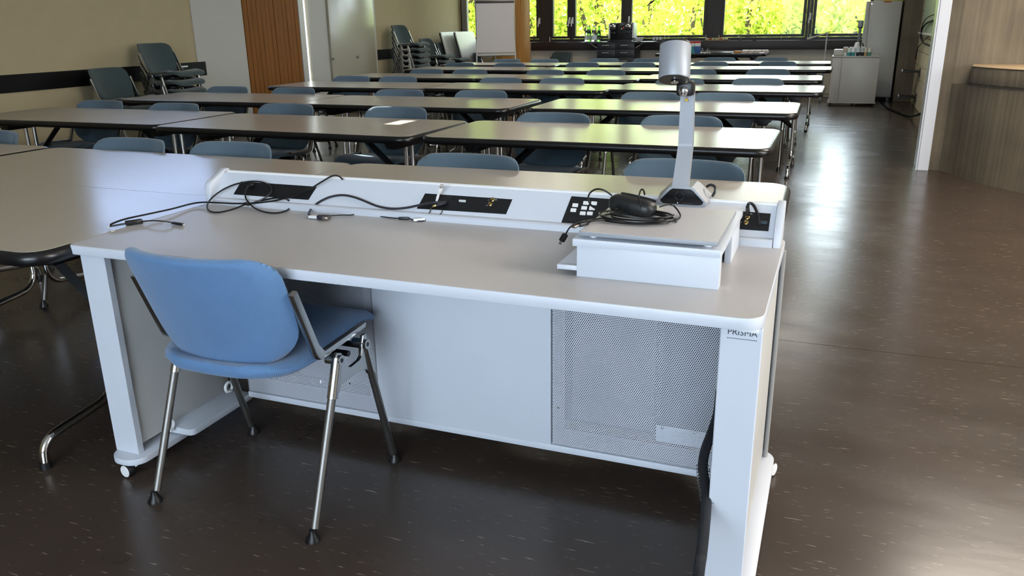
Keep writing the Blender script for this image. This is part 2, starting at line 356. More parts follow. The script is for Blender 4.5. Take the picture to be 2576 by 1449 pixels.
# far wall with the window band
b = B(); b.box(-7.42, 1.4, YW, YW+.3, 0, .955); b.box(-7.42, 1.4, YW, YW+.3, 2.80, ZC); b.box(.42, 1.4, YW, YW+.3, .955, 2.80); b.box(-7.42, -7.17, YW, YW+.3, .955, 2.80)
struct(b.obj('wall_far', M_CREAM, ang=0))
struct(B().box(-7.17, .9, YW-.012, YW, 0, .06).obj('baseboard_far', mat('pale_skirting', '9b9388', .5), ang=0))
struct(B().box(-5.62, .42, YW-.17, YW, .80, .955, bev=.006).obj('trim_7', M_BROWN, ang=30))
struct(B().box(-7.4, 1.4, YW+.3, YW+1.6, 3.05, 3.2).obj('added_eave', M_BROWN, ang=0))  # unseen eave, added to keep direct sun out of the room
glass = [(-7.04, -6.10), (-5.86, -5.568), (-5.227, -4.94), (-4.78, -3.89), (-3.69, -2.37), (-2.01, -.68), (-.466, .37)]
edges = [-7.165] + [(a[1]+c[0])/2 for a, c in zip(glass, glass[1:])] + [.42]
M_FRAMEL = mat('lit_brown_frame', '8d8880', .4)  # brown frame of the leftmost window, light on it painted as grey
HND = {1: [(-5.50, 1)], 2: [(-4.89, 1)], 3: [(-4.83, 1)], 4: [(-3.735, 0)], 6: [(-.56, 1)]}
for i, (g0, g1) in enumerate(glass):
    e0, e1 = edges[i], edges[i+1]; z0, z1 = .955, 2.80; y0, y1 = YW+.02, YW+.10; bt = 1.055; tp = 2.72
    b = B(); b.box(e0+.002, g0-.055, y0, y1, z0, z1); b.box(g1+.055, e1-.002, y0, y1, z0, z1); b.box(g0-.055, g1+.055, y0, y1, z0, bt-.05); b.box(g0-.055, g1+.055, y0, y1, tp+.05, z1)
    fr = struct(b.obj(f'window_{i+1}', M_FRAMEL if i == 0 else M_BROWN, ang=0))
    b = B()
    for a in ((g0-.05, g0, bt-.045, tp+.045), (g1, g1+.05, bt-.045, tp+.045), (g0, g1, bt-.045, bt), (g0, g1, tp, tp+.045)):
        b.box(a[0], a[1], y0-.02, y1-.01, a[2], a[3], bev=.004, seg=1)
    b.obj('sash', M_FRAMEL if i == 0 else M_BROWN, fr, ang=0)
    B().box(g0, g1, y0+.02, y0+.026, bt, tp).obj('glass_pane', M_PANE, fr, ang=0)
    for hx, kind in HND.get(i, []):
        b = B(); b.box(hx-.016, hx+.016, y0-.03, y0-.018, 1.285, 1.40, bev=.004)
        if kind: b.tube([(hx, y0-.03, 1.37), (hx, y0-.065, 1.37), (hx-.012, y0-.068, 1.30), (hx-.012, y0-.068, 1.235)], .011, 8)
        b.obj('window_handle', M_WHITEP, fr, label='white window handle')
dec = [aty(px, py, YW+.036) for px, py in ((1652, -14), (1644, 0), (1636, 5), (1630, 11), (1626.5, 17), (1634, 12), (1641, 7), (1649, -1), (1662, -14))]
B().prism([(p.x, p.z) for p in dec], YW+.0365, YW+.0385, 'y').obj('bird_decal', M_BLACK, bpy.data.objects['window_5'], ang=0)
for px in (1383, 1775.5, 1808.5, 2037):
    p = aty(px, 95, YW-.02)
    struct(B().cyl((p.x, YW-.02, .956), (p.x, YW-.02, 1.05), .006, n=8).obj('trim_9', M_WHITEP))
# right: blockwork wall, concrete pier, partition end, concrete wall with counter
XR = 1.12
WR = struct(B().box(XR+.02, XR+.3, 8.42, 15.9, 0, ZC).obj('wall_right', mat('mortar', '877d68', .9), ang=0))
bme = B().box(0, .03, .004, .396, .004, .196, bev=.003, seg=1).mesh('block', M_BLOCK, 0)
bmh = B().box(0, .03, .004, .196, .004, .196, bev=.003, seg=1).mesh('half_block', M_BLOCK, 0)
for r in range(14):
    y = 8.5
    if r % 2: o = link('brick', bmh, WR); o.location = (XR, y, r*.2); y += .2
    while y < 15.2:
        o = link('brick', bme, WR); o.location = (XR + random.uniform(-.003, .003), y, r*.2); y += .4
struct(B().box(.86, XR+.02, 14.75, YW, 0, ZC, bev=.01).obj('trim_10', M_CONC, ang=0))
struct(B().box(.735, .825, 8.02, 8.40, 0, ZC, bev=.004).box(.722, .735, 8.03, 8.08, 0, ZC).obj('trim_11', M_WHITE, ang=0))
struct(B().prism([(.826, 8.10), (.92, 8.06), (3.2, 8.06), (5.4, 8.06), (5.4, 8.4), (.826, 8.4)], 0, ZC).obj('wall_front_right', M_CONC, ang=0))
foot = spline([(.915, 8.055, 0), (.975, 7.95, 0), (1.04, 7.77, 0), (1.13, 7.56, 0), (1.25, 7.37, 0), (1.43, 7.13, 0), (1.85, 6.62, 0), (2.5, 6.0, 0)], 5)
poly = [(p.x, p.y) for p in foot] + [(4.4, 6.0), (4.4, 8.056)]
struct(B().prism(poly, 0, .755).obj('wall_counter', M_CONC, ang=50))
f2 = [p for p in foot if p.x > 1.02]
poly2 = [(f2[0].x+.03, 8.055), (f2[0].x+.005, f2[0].y+.05)] + [(p.x-.012, p.y-.009) for p in f2] + [(4.41, 5.99), (4.41, 8.055)]
struct(B().prism(poly2, .775, .909, bev=.012).obj('trim_12', M_CONC, ang=40))
struct(B().prism(poly2[:1]+[(p[0]-.004, p[1]-.003) for p in poly2[1:-2]]+poly2[-2:], .909, .917, bev=.003).obj('trim_14', mat('pale_counter_top', 'b79f7e', .5, var=.08, vscale=6), ang=40))
struct(B().prism([(p[0]+.02, p[1]+.01) for p in poly2[1:-2]]+[(4.38, 6.02), (4.38, 8.05), (1.12, 8.05)], .755, .775).obj('trim_13', M_CONC, ang=0))
# walls behind and beside the photographer, with window openings
b = B(); b.box(-7.42, 5.4, -4.2, -3.95, 0, .7); b.box(-7.42, 5.4, -4.2, -3.95, 2.75, ZC); b.box(-7.42, -2.3, -4.2, -3.95, .7, 2.75); b.box(1.7, 5.4, -4.2, -3.95, .7, 2.75)
struct(b.obj('wall_near', M_CREAM, ang=0))
b = B(); b.box(5.2, 5.4, -3.95, 8.06, 0, 1.0); b.box(5.2, 5.4, -3.95, 8.06, 2.75, ZC); b.box(5.2, 5.4, -3.95, .9, 1.0, 2.75); b.box(5.2, 5.4, 3.5, 8.06, 1.0, 2.75)
struct(b.obj('wall_near_right', M_CREAM, ang=0))
# ------------------------------------------------------------------ outside
lawn = B().box(-40, 30, YW+.3, 60, -3.4, -3.2).obj('lawn', M_GRASS, ang=0); lawn['kind'] = 'structure'
def crown_verts(seed, n, rx, ry, rz, leaf):
    r = np.random.RandomState(seed); nc = 70
    d = r.normal(size=(nc, 3)); d /= np.linalg.norm(d, axis=1)[:, None]; cc = d*(r.uniform(.35, 1, (nc, 1))**.5)*[rx, ry, rz]
    c = cc[r.randint(nc, size=n)] + r.normal(size=(n, 3))*.34
    a = r.normal(size=(n, 3)); a /= np.linalg.norm(a, axis=1)[:, None]; t = r.normal(size=(n, 3)); u = np.cross(a, t); u /= np.linalg.norm(u, axis=1)[:, None]; v = np.cross(a, u)
    s = r.uniform(.7, 1.3, (n, 1))*leaf
    V = np.stack([c-u*s, c+v*s*.55+a*s*.12, c+u*s, c-v*s*.55+a*s*.12], 1).reshape(-1, 3)
    return V
trunk_pts = [([(0, 0, -5.6), (.05, 0, -3), (0, .1, 0), (.2, 0, 2)], [.2, .16, .12, .05]), ([(0, 0, -3), (.7, .2, -.5), (1.1, .2, 1)], [.1, .07, .03]), ([(0, 0, -2.4), (-.7, -.2, 0), (-1.2, 0, 1.6)], [.09, .06, .03])]
rt = random.Random(5); LV, TB = [], B()
def tree(x, y, top, tall):
    rz = 3.6 if tall else 2.1; cz = top-rz
    LV.append(crown_verts(rt.randint(1, 9999), 5200 if tall else 4800, 2.3, 1.8, rz, .085)+[x, y, cz])
    for pts, rr in trunk_pts: TB.tube([(x+p[0], y+p[1], cz+p[2]*(1 if p[2] > 0 else (cz+3.2)/5.6)) for p in pts], rr, 6)
for k in range(10): tree(-15.5+1.45*k, 23.5+rt.uniform(-1, 1), 5.6+rt.uniform(-.6, .8)-(1.6 if k > 6 else 0), True)
for k in range(5): tree(-2.3+1.25*k, 23.5+rt.uniform(-.8, 1.2), 2.35+rt.uniform(-.15, .2), False)
for k in range(7): tree(-17+3.0*k, 29+rt.uniform(-1, 1), (5.5 if k < 4 else 2.7)+rt.uniform(-.3, .3), k < 4)
V = np.concatenate(LV); me = bpy.data.meshes.new('tree_foliage'); me.from_pydata(V.tolist(), [], np.arange(len(V)).reshape(-1, 4).tolist()); me.materials.append(M_LEAF)
tag(link('tree_foliage', me, kind='stuff'), 'sunlit yellow-green tree foliage filling the far windows', 'foliage')
tag(TB.obj('tree_trunks', M_BARK, kind='stuff'), 'thin dark trunks and branches behind the leaves outside the far windows', 'trunks')
# ================================================================== CHAIRS (local: facing +Y, origin on the floor)
def back_y(z): return -.109-(z-.471)*.384
def shell(rows, cols, P, T):
    # closed upholstered shell: P(i,j)->(centre point, normal), T(i,j)->half thickness
    bm = bmesh.new(); F, K = [], []
    for i in range(rows+1):
        f, k = [], []
        for j in range(cols+1):
            p, nrm = P(i/rows, j/cols*2-1); h = T(i/rows, j/cols*2-1)
            f.append(bm.verts.new(p+nrm*h)); k.append(bm.verts.new(p-nrm*h))
        F.append(f); K.append(k)
    for i in range(rows):
        for j in range(cols):
            bm.faces.new((F[i][j], F[i][j+1], F[i+1][j+1], F[i+1][j])); bm.faces.new((K[i][j], K[i+1][j], K[i+1][j+1], K[i][j+1]))
    for j in range(cols):
        bm.faces.new((F[0][j], K[0][j], K[0][j+1], F[0][j+1])); bm.faces.new((F[rows][j], F[rows][j+1], K[rows][j+1], K[rows][j]))
    for i in range(rows):
        bm.faces.new((F[i][0], F[i+1][0], K[i+1][0], K[i][0])); bm.faces.new((F[i][cols], K[i][cols], K[i+1][cols], F[i+1][cols]))
    x = B(); x.bm.free(); x.bm = bm; return x
def corner_w(t, lo, hi, w, r0, r1, rx0=None, rx1=None):
    # half width at position t between lo and hi with rounded ends
    x0 = rx0 or r0; x1 = rx1 or r1
    if t < lo+r0: q = max(0, 1-((lo+r0-t)/r0)**2); return w-x0+x0*math.sqrt(q)
    if t > hi-r1: q = max(0, 1-((t-hi+r1)/r1)**2); return w-x1+x1*math.sqrt(q)
    return w
HW = .238
def chair_meshes(fab, rb, cb):
    def Pb(v, s):
        z = .62-.157*math.cos(PI*v); w = corner_w(z, .463, .777, HW, .12, .058, .13, .062)
        x = s*w*(1-.045*min(1, max(0, (.66-z)/.2))); y = back_y(z)-.078*(1-abs(x/HW)**2.3)+.012
        return Vector((x, y, z)), Vector((-x*1.7, 1, .38)).normalized()
    def Tb(v, s):
        e = min(1, max(0, min(v, 1-v))*7); f = min(1, (1-abs(s))*7); return .004+.011*math.sqrt(max(0, 1-(1-e)**2))*math.sqrt(max(0, 1-(1-f)**2))
    back = shell(rb, cb, Pb, Tb).mesh('backrest', fab, 60)
    kz = [(-.228, .465), (-.15, .448), (-.05, .450), (.08, .470), (.17, .482), (.225, .478), (.265, .462)]
    def sz(y):
        for (a, za), (c, zc) in zip(kz, kz[1:]):
            if y <= c:
                t = (y-a)/(c-a); t = t*t*(3-2*t); return za+(zc-za)*t
        return kz[-1][1]
    def Ps(v, s):
        y = .0185-.2465*math.cos(PI*v); w = corner_w(y, -.228, .265, HW, .17, .07, .16, .07)
        x = s*w; z = sz(y)+.02*(x/HW)**2*(1 if y < .15 else max(0, 1-(y-.15)/.1))-.006
        return Vector((x, y, z)), Vector((-x*.12, 0, 1)).normalized()
    def Ts(v, s):
        e = min(1, max(0, min(v, 1-v))*7); f = min(1, (1-abs(s))*7); return .005+.014*math.sqrt(max(0, 1-(1-e)**2))*math.sqrt(max(0, 1-(1-f)**2))
    seat = shell(rb, cb, Ps, Ts).mesh('seat', fab, 60)
    D = {'backrest': [(back, None)], 'seat': [(seat, None)]}
    D['under_shell'] = [(B().prism(rrect(-.17, .17, -.12, .15, .05), .415, .434, bev=.006).tube([(-.262, .03, .438), (.262, .03, .438)], .009, 8).tube([(-.262, .09, .44), (.262, .09, .44)], .009, 8).mesh('under_shell', M_BLACK), None)]
    def path(d):   # outline of the L-shaped bracket in (y, z)
        pts = [(-.188, .672), (-.112, .474)]
        o = []
        c = (-.075, .488); 
        top = Vector((-.188, .676)); e1 = Vector((-.1185, .494)); e2 = Vector((-.088, .469)); fr = Vector((.128, .481))
        arc = [e1, Vector((-.111, .480)), Vector((-.101, .471)), e2]
        out = [top]+arc+[fr]
        n1 = Vector((.934, .358))*.021; n2 = Vector((-.05, 1))*.019
        inn = [fr+n2*.8+Vector((.006, 0)), e2+n2+Vector((.012, 0)), e1+n1+Vector((0, .012)), top+n1]
        return [(p.x, p.y) for p in out+inn]
    for side in (-1, 1):
        x0, x1 = sorted((side*.243, side*.262))
        br = B().prism(path(0), x0, x1, 'x', bev=.003).mesh('bracket', M_ALU, 30)
        D.setdefault('bracket', []).append((br, None))
        p = [(-.070, .352), (-.052, .452), (-.038, .468), (-.022, .462), (-.012, .436), (.006, .410), (.018, .404), (.064, .406), (.076, .414), (.082, .444), (.092, .470), (.108, .470), (.128, .352), (.112, .346), (.094, .366), (.05, .374), (-.03, .372), (-.05, .354)]
        a, c = sorted((side*.262, side*.274))
        b = B().prism(p, a, c, 'x', bev=.002)
        for (yy, zz) in ((-.036, .447), (.097, .443)):
            b.cyl((side*.236, yy, zz), (side*.283, yy, zz), .0145, n=14)
        for (yy, zz, fy) in ((-.037, .452, -.223), (.097, .445, .22)):
            f = (zz-.356)/zz; b.tube([(side*.2685, yy, zz), (side*.2695, yy+(fy-yy)*f, .350)], [.0145, .0150], 12)
        lm = b.mesh('leg_mount', M_ALU, 35)
        D.setdefault('leg_mount', []).append((lm, None))
        for (yy, zz) in ((-.036, .447), (.097, .443)):
            D.setdefault('bolt', []).append((B().cyl((side*.2825, yy, zz), (side*.2838, yy, zz), .0065, n=10).mesh('bolt', M_BLACK, 0), None))
        for (yy, zz, fy) in ((-.037, .452, -.223), (.097, .445, .22)):
            f = (zz-.353)/zz; g = (zz-.03)/zz
            lg = B().tube([(side*.2695, yy+(fy-yy)*f, .353), (side*.2715, yy+(fy-yy)*g, .03)], .0115, 12).mesh('leg', M_STEEL, 40)
            ft = B().lathe([(0, .034), (.009, .034), (.010, .022), (.0205, .006), (.021, 0), (0, 0)], (side*.2715, fy, 0), 14).mesh('foot', M_BLACK, 50)
            D.setdefault('leg', []).append((lg, ft))
    return D
CM_A = chair_meshes(M_BLUE, 18, 16); CM_B = chair_meshes(M_BLUEG, 14, 14); CM_T = chair_meshes(M_TEAL, 12, 12)
def make_chair(D, label, loc, rz=0, group=None):
    t = thing('side_chair', label, 'chair', loc, rz, group)
    for nm, L in D.items():
        for me, sub in L:
            o = link(nm, me, t)
            if sub is not None: link('foot', sub, o)
    return t
make_chair(CM_A, 'blue fabric chair with chrome legs facing the desk, its back to the viewer', (-1.4555, 1.7400, 0))
tops = [[(-4.392, 3.238), (-3.302, 3.182), (-2.676, 3.199), (-1.42, 3.159), (-.533, 3.255)],
 [(-5.37, 4.917), (-4.566, 4.847), (-3.674, 4.99), (-2.762, 4.96), (-1.6, 4.829), (-.817, 4.84)],
 [(-5.365, 6.395), (-4.608, 6.371), (-3.496, 6.345), (-2.744, 6.373), (-1.339, 6.44), (-.8, 6.47)],
 [(-5.025, 8.02), (-4.444, 8.02), (-3.224, 7.97), (-2.561, 7.97), (-1.416, 8.10), (-.7, 8.16)],
 [(-4.799, 9.40), (-4.191, 9.36), (-3.218, 9.36), (-2.5, 9.40), (-1.514, 9.63), (-.738, 9.74)],
 [(-5.1, 11.03), (-4.309, 10.98), (-3.307, 11.2), (-2.529, 11.2), (-1.601, 11.42), (-.761, 11.56)],
 [(-4.845, 12.22), (-4.215, 12.2), (-3.336, 12.45), (-2.665, 12.45), (-1.669, 12.80), (-.941, 12.80)]]
ORD = ['first', 'second', 'third', 'fourth', 'fifth', 'sixth', 'seventh', 'eighth']
first = None
for r, row in enumerate(tops):
    for k, (x, y) in enumerate(row):
        lab = f'blue fabric chair behind the {ORD[r]} table row from the desk, {ORD[k]} from the left'
        if r == 0 and k == 0: lab = 'blue fabric chair behind the first table row, cut off by the left picture edge'
        jx = random.Random(r*10+k).uniform(-.02, .02)
        if first is None: first = make_chair(CM_B, lab, (x, y-.278, 0), PI, 'chairs behind the table rows')
        else: dup(first, (x, y-.278, 0), PI+jx, lab, 'chairs behind the table rows')
fT = None
def stack(x, y, n, dz, words, rz=-PI/2, dx=.004):
    global fT
    for i in range(n):
        pos = 'topmost' if i == n-1 else ('bottom' if i == 0 else (f'{ORD[i]} from the floor'))
        lab = f'dark petrol chair, {pos} in the {words}'; rr = rz+random.uniform(-.02, .02)
        l = (x-dx*(n-1-i)*0, y+random.uniform(-.008, .008), i*dz)
        if fT is None: fT = make_chair(CM_T, lab, l, rr, 'stacked dark chairs along the left wall')
        else: dup(fT, l, rr, lab, 'stacked dark chairs along the left wall')
stack(-6.74, 7.10, 5, .096, 'tall stack below the black rail end')
stack(-6.74, 6.44, 3, .080, 'low stack nearest the viewer')
stack(-6.74, 12.58, 7, .0885, 'tallest stack beside the glossy door')
stack(-6.74, 13.55, 4, .099, 'stack right behind the tallest')
stack(-6.74, 14.19, 3, .105, 'short stack by the leaning tables')
t = dup(fT, (-5.0, 15.02, 0), math.radians(160), 'dark petrol chair standing alone under the sill beside the wood-clad column')
dup(fT, (-6.35, 15.0, 0), math.radians(-60), 'dark petrol chair half hidden behind the flip chart')
# ================================================================== TABLES (local: centre on the floor)
TL, TD, TZ = 1.8, .778, .73
def table_meshes():
    out = rrect(-TL/2, TL/2, -TD/2, TD/2, .065, 6); n = len(out)
    top = B().prism(out, TZ-.034, TZ+.0006, bev=0).mesh('tabletop', M_TABLE, 30)
    prof = [(-.002, TZ-.0002), (.006, TZ-.001), (.014, TZ-.006), (.0185, TZ-.016), (.0185, TZ-.026), (.014, TZ-.036), (.005, TZ-.041), (-.03, TZ-.041)]
    bm = bmesh.new(); rings = []
    def inset(d):
        # outline offset by d along the normal
        R = .065+d
        return rrect(-TL/2-d, TL/2+d, -TD/2-d, TD/2+d, max(.02, R), 6)
    for d, z in prof: rings.append([bm.verts.new((x, y, z)) for x, y in inset(d)])
    for a, c in zip(rings, rings[1:]):
        for k in range(n): bm.faces.new((a[k], c[k], c[(k+1) % n], a[(k+1) % n]))
    x = B(); x.bm.free(); x.bm = bm; edge = x.mesh('edge_trim', M_BUMPER, 60)
    D = {'tabletop': [(top, [])], 'edge_trim': [(edge, [])]}
    apron = B().box(-.62, .62, -.03, .03, .652, .69, bev=.004).mesh('under_beam', M_BLACK, 30); D['under_beam'] = [(apron, [])]
    for sx in (-1, 1):
        x = sx*.69
        b = B()
        for sy in (-1, 1):
            pts = [(x, sy*.035, .69), (x, sy*.035, .20)]
            for k in range(1, 6):
                a = k/6*PI/2; pts.append((x, sy*(.035+.085*(1-math.cos(a))), .20-.085*math.sin(a)))
            pts += [(x, sy*.13, .114), (x, sy*.27, .098)]
            for k in range(1, 6):
                a = k/6*PI/2; pts.append((x, sy*(.27+.065*math.sin(a)), .098-.06*(1-math.cos(a))))
            pts.append((x, sy*.336, .012))
            b.tube(pts, .0145, 10)
        leg = b.mesh('leg', M_CHROME, 50)
        fm = [B().cyl((x, sy*.336, 0), (x, sy*.336, .022), .0185, .017, 12).mesh('foot', M_RUBBER, 40) for sy in (-1, 1)]
        D.setdefault('leg', []).append((leg, [('foot', f) for f in fm]))
        br = B().tube([(x-sx*.01, 0, .40), (x-sx*.10, 0, .47), (x-sx*.33, 0, .672)], [.016, .021, .021], 4).box(min(x-sx*.30, x-sx*.42), max(x-sx*.30, x-sx*.42), -.045, .045, .645, .69, bev=.004).mesh('brace', M_BLACK, 30)
        D.setdefault('brace', []).append((br, []))
        pl = B().prism([(x-.07, .69), (x+.07, .69), (x+.03, .625), (x-.03, .625)], -.20, .20, 'y', bev=.003).mesh('hinge_block', M_BLACK, 30)
        D.setdefault('hinge_block', []).append((pl, []))
    return D
TM = table_meshes()
def make_table(label, loc, rz, group):
    t = thing('folding_table', label, 'table', loc, rz, group)
    for nm, L in TM.items():
        for me, subs in L:
            o = link(nm, me, t)
            for sn, sm in subs: link(sn, sm, o)
    return t
TAB = [('r1', -1.924, 2.288, 1.1, 'right-hand table of the first row, directly behind the desk'),
 ('c1', -3.748, 2.285, -.4, 'second table of the first row, left of the desk rear edge'),
 ('l1', -5.60, 2.30, 0, 'leftmost of the first row, mostly cut off by the left picture edge'),
 ('0', -3.787, 1.499, -.2, 'table pushed against the left end of the desk, nearest the viewer'),
 ('r2', -2.075, 3.939, 0, 'right-hand table of the second row from the desk'),
 ('c2', -3.948, 3.941, -1.3, 'middle table of the second row, with a sunlit patch'),
 ('l2', -5.785, 3.978, 1.0, 'left-hand table of the second row from the desk'),
 ('l3', -5.805, 5.454, .6, 'left-hand table of the third row from the desk'),
 ('c3', -3.991, 5.446, -.4, 'middle table of the third row from the desk'),
 ('r3', -2.033, 5.508, .9, 'right-hand table of the third row from the desk'),
 ('l4', -5.465, 7.036, -.5, 'left-hand table of the fourth row, in front of the oak cladding'),
 ('c4', -3.715, 7.075, .1, 'middle table of the fourth row from the desk'),
 ('r4', -1.921, 7.234, -.6, 'right-hand table of the fourth row from the desk'),
 ('l5', -5.538, 8.487, 0, 'left-hand table of the fifth row from the desk'),
 ('c5', -3.761, 8.467, .3, 'middle table of the fifth row from the desk'),
 ('r5', -1.958, 8.659, .7, 'right-hand table of the fifth row from the desk'),
 ('l6', -5.545, 10.082, .3, 'left-hand table of the sixth row from the desk'),
 ('c6', -3.728, 10.041, .3, 'middle table of the sixth row from the desk'),
 ('r6', -1.90, 10.50, 0, 'right-hand table of the sixth row from the desk'),
 ('l7', -5.60, 11.31, 0, 'left-hand table of the rearmost seventh row'),
 ('c7', -3.768, 11.483, 0, 'middle table of the rearmost seventh row'),
 ('r7', -1.93, 11.95, .3, 'right-hand table of the rearmost seventh row')]
f0 = None
for nm, x, y, dg, lab in TAB:
    a = math.radians(dg); c = Vector((x+TL/2*math.cos(a)-TD/2*math.sin(a), y+TL/2*math.sin(a)+TD/2*math.cos(a), 0))
    lab = 'grey folding table, ' + lab
    if f0 is None: f0 = make_table(lab, c, a, 'grey folding tables in rows')
    else: dup(f0, c, a, lab, 'grey folding tables in rows')
# ================================================================== TEACHER'S DESK
dk = thing('media_desk', 'white media desk with perforated panels and a sloped connection ledge, in the foreground', 'desk', (0, 0, 0))
DX0, DX1, DY0, DY1, DZ = -1.984, -.091, 1.597, 2.283, .73
top = B().prism(rrect(DX0, DX1, DY0, DY1, (.02, .045, .03, .02), 6), DZ-.028, DZ-.0006, bev=.003).obj('desktop', M_WHITE, dk, ang=30)
B().prism(rrect(DX0+.002, DX1-.002, DY0+.002, DY1-.002, (.018, .043, .03, .02), 6), DZ-.002, DZ).obj('top_surface', M_DESKTOP, top, label='grey laminate writing surface', ang=20)
def leg(x0, x1, y0): return B().box(x0, x1, y0, y0+.024, .064, DZ-.028, bev=.002, seg=1).obj('leg', M_WHITE, dk, ang=30)
leg(-1.975, -1.885, 1.625); rl = leg(-.177, -.092, 1.62)
B().box(-1.965, -1.93, 1.622, 1.64, DZ-.036, DZ-.028, bev=.001).box(-.14, -.10, 1.615, 1.64, DZ-.036, DZ-.028, bev=.001).obj('fixing_plate', M_WHITEP, dk, kind='stuff')
PL = Matrix.Translation((-.1325, 1.6192, .690)) @ Matrix.Rotation(PI/2, 4, 'X')
M_INK = mat('grey_print', '2e2e33', .6)
tx = txt('PRISMA', .0185, M_INK, PL, 'maker_lettering', rl)
b = B()
for k in range(17): b.box(-.1625+k*.0036, -.1625+k*.0036+.0026, 1.6192, 1.6198, .6755, .6768)
b.obj('small_print', M_INK, rl, ang=0, kind='stuff')
B().box(-1.915, -1.897, 1.650, 2.06, .085, .702, bev=.001).obj('side_panel', M_GREYPANEL, dk, ang=30)
B().box(-.118, -.100, 1.645, 2.26, .085, .702, bev=.001).obj('side_panel', M_GREYPANEL, dk, ang=30)
B().tube([(-.093, 2.262, .06), (-.093, 2.262, .70)], .008, 10).obj('edge_strip', mat('grey_strip', '9a9a98', .4, .3), dk)
B().prism(rrect(-1.975, -1.855, 1.585, 1.80, (.05, .05, .004, .004), 6), .044, .064, bev=.002).obj('base_plate', M_WHITE, dk, ang=30)
B().prism(rrect(-.185, -.066, 1.585, 2.30, (.05, .05, .05, .05), 6), .044, .064, bev=.002).obj('base_plate', M_WHITE, dk, ang=30)
B().prism(rrect(-1.902, -1.80, 1.765, 2.06, (.004, .02, .002, .002), 3), .070, .092, bev=.002).obj('base_rail', M_WHITE, dk, ang=30)
for px, py, z in ((427, 1072, .105), (576, 976, .105)):
    p = at(px, py, z); pts = [(p.x, p.y+.017*math.cos(a), z+.004+.017*math.sin(a)) for a in np.linspace(-PI/2, 1.5*PI, 17)]
    B().tube(pts, .0055, 8).box(p.x-.008, p.x+.008, p.y-.006, p.y+.006, .088, .098).obj('cable_eyelet', M_WHITEP, dk)
def caster(x, y, rz):
    Mx = Matrix.Translation((x, y, .0225)) @ Matrix.Rotation(rz, 4, 'Z') @ Matrix.Rotation(PI/2, 4, 'X')
    c = B().lathe([(0, -.012), (.0205, -.012), (.0225, -.008), (.0225, .008), (.0205, .012), (0, .012)], n=20, M=Mx).obj('caster', M_RUBBER, dk)
    B().lathe([(.0175, .0117), (.0192, .0125), (.018, .0142), (.008, .0146), (0, .0144)], n=18, M=Mx).obj('wheel_cover', M_WHITEP, c, label='white wheel cover')
    q = Mx @ Vector((.012, .008, -.016)); B().tube([q, (q.x, q.y, .044)], .008, 8).obj('caster_stem', M_WHITEP, c)
p = at(320, 1187, .018); caster(p.x, p.y+.006, -.12); caster(-.075, 2.27, 1.2); caster(-.13, 1.63, .3)
B().box(-1.277, -.693, 2.043, 2.06, .1, .702, bev=.001).obj('modesty_panel', M_WHITE, dk, ang=30)
B().box(-1.80, -.16, 2.041, 2.062, .085, .1055, bev=.0015).obj('bottom_rail', M_WHITE, dk, ang=30)
B().box(-1.955, -.10, 2.245, 2.262, .085, .702).obj('rear_panel', M_DARKIN, dk, ang=0)  # shade inside the desk painted in, so the perforations read dark
def perforated(x0, x1, z0, z1, y):
    a = .0058; h = a*math.sqrt(3)/2; nx = int((x1-x0)/a); nz = int((z1-z0)/h)
    ii, jj = np.meshgrid(np.arange(nx), np.arange(nz)); cx = x0+a*(.5+ii+.5*(jj % 2)).ravel(); cz = z0+h*(.6+jj).ravel()
    an = np.radians(30+60*np.arange(6)); R, r = a/math.sqrt(3), .0020
    O = np.stack([cx[:, None]+R*np.cos(an), np.full((len(cx), 6), y), cz[:, None]+R*np.sin(an)], -1)
    I = np.stack([cx[:, None]+r*np.cos(an), np.full((len(cx), 6), y), cz[:, None]+r*np.sin(an)], -1)
    V = np.concatenate([O, I], 1).reshape(-1, 3); base = 12*np.arange(len(cx))[:, None]
    Q = np.concatenate([base+np.array([[k, (k+1) % 6, 6+(k+1) % 6, 6+k]]) for k in range(6)], 0)
    me = bpy.data.meshes.new('perforated_panel'); me.from_pydata(V.tolist(), [], Q.tolist()); me.materials.append(M_WHITE)
    return link('perforated_panel', me, dk, kind='stuff')
perforated(-.690, -.172, .108, .700, 2.046); perforated(-1.80, -1.283, .108, .700, 2.046)
B().box(-.692, -.655, 2.055, 2.057, .106, .70).box(-.655, -.165, 2.055, 2.057, .106, .158).box(-1.315, -1.279, 2.055, 2.057, .106, .70).box(-1.80, -1.315, 2.055, 2.057, .106, .158).obj('inner_flange', mat('mid_grey_metal', '85878b', .5), dk, ang=0, kind='stuff')
B().box(-.645, -.40, 2.10, 2.22, .17, .68, bev=.004).obj('inner_box', mat('dim_grey_box', '5a5c60', .5), dk, ang=30); B().box(-1.62, -1.33, 2.10, 2.22, .17, .62, bev=.004).obj('inner_box', mat('dim_grey_box', '5a5c60', .5), dk, ang=30)
p0, p1 = aty(1649, 1108, 2.049), aty(1775, 1070, 2.049); B().box(p0.x, p1.x, 2.050, 2.052, .172, .222).obj('cover_plate', M_WHITE, dk, ang=0)
for px, py in ((1666, 1076), (1748, 1089), (1405, 1025), (865, 782), (880, 965), (872, 870)):
    p = aty(px, py, 2.044); B().lathe([(0, .003), (.0028, .0025), (.0036, .001), (.0036, 0), (0, 0)], n=10, M=Matrix.Translation((p.x, 2.0462, p.z)) @ Matrix.Rotation(PI/2, 4, 'X')).obj('screw', M_CHROME, dk)
B().box(-1.955, -.10, 2.263, 2.268, .085, .702).obj('back_cover', M_GREYPANEL, dk, ang=0)
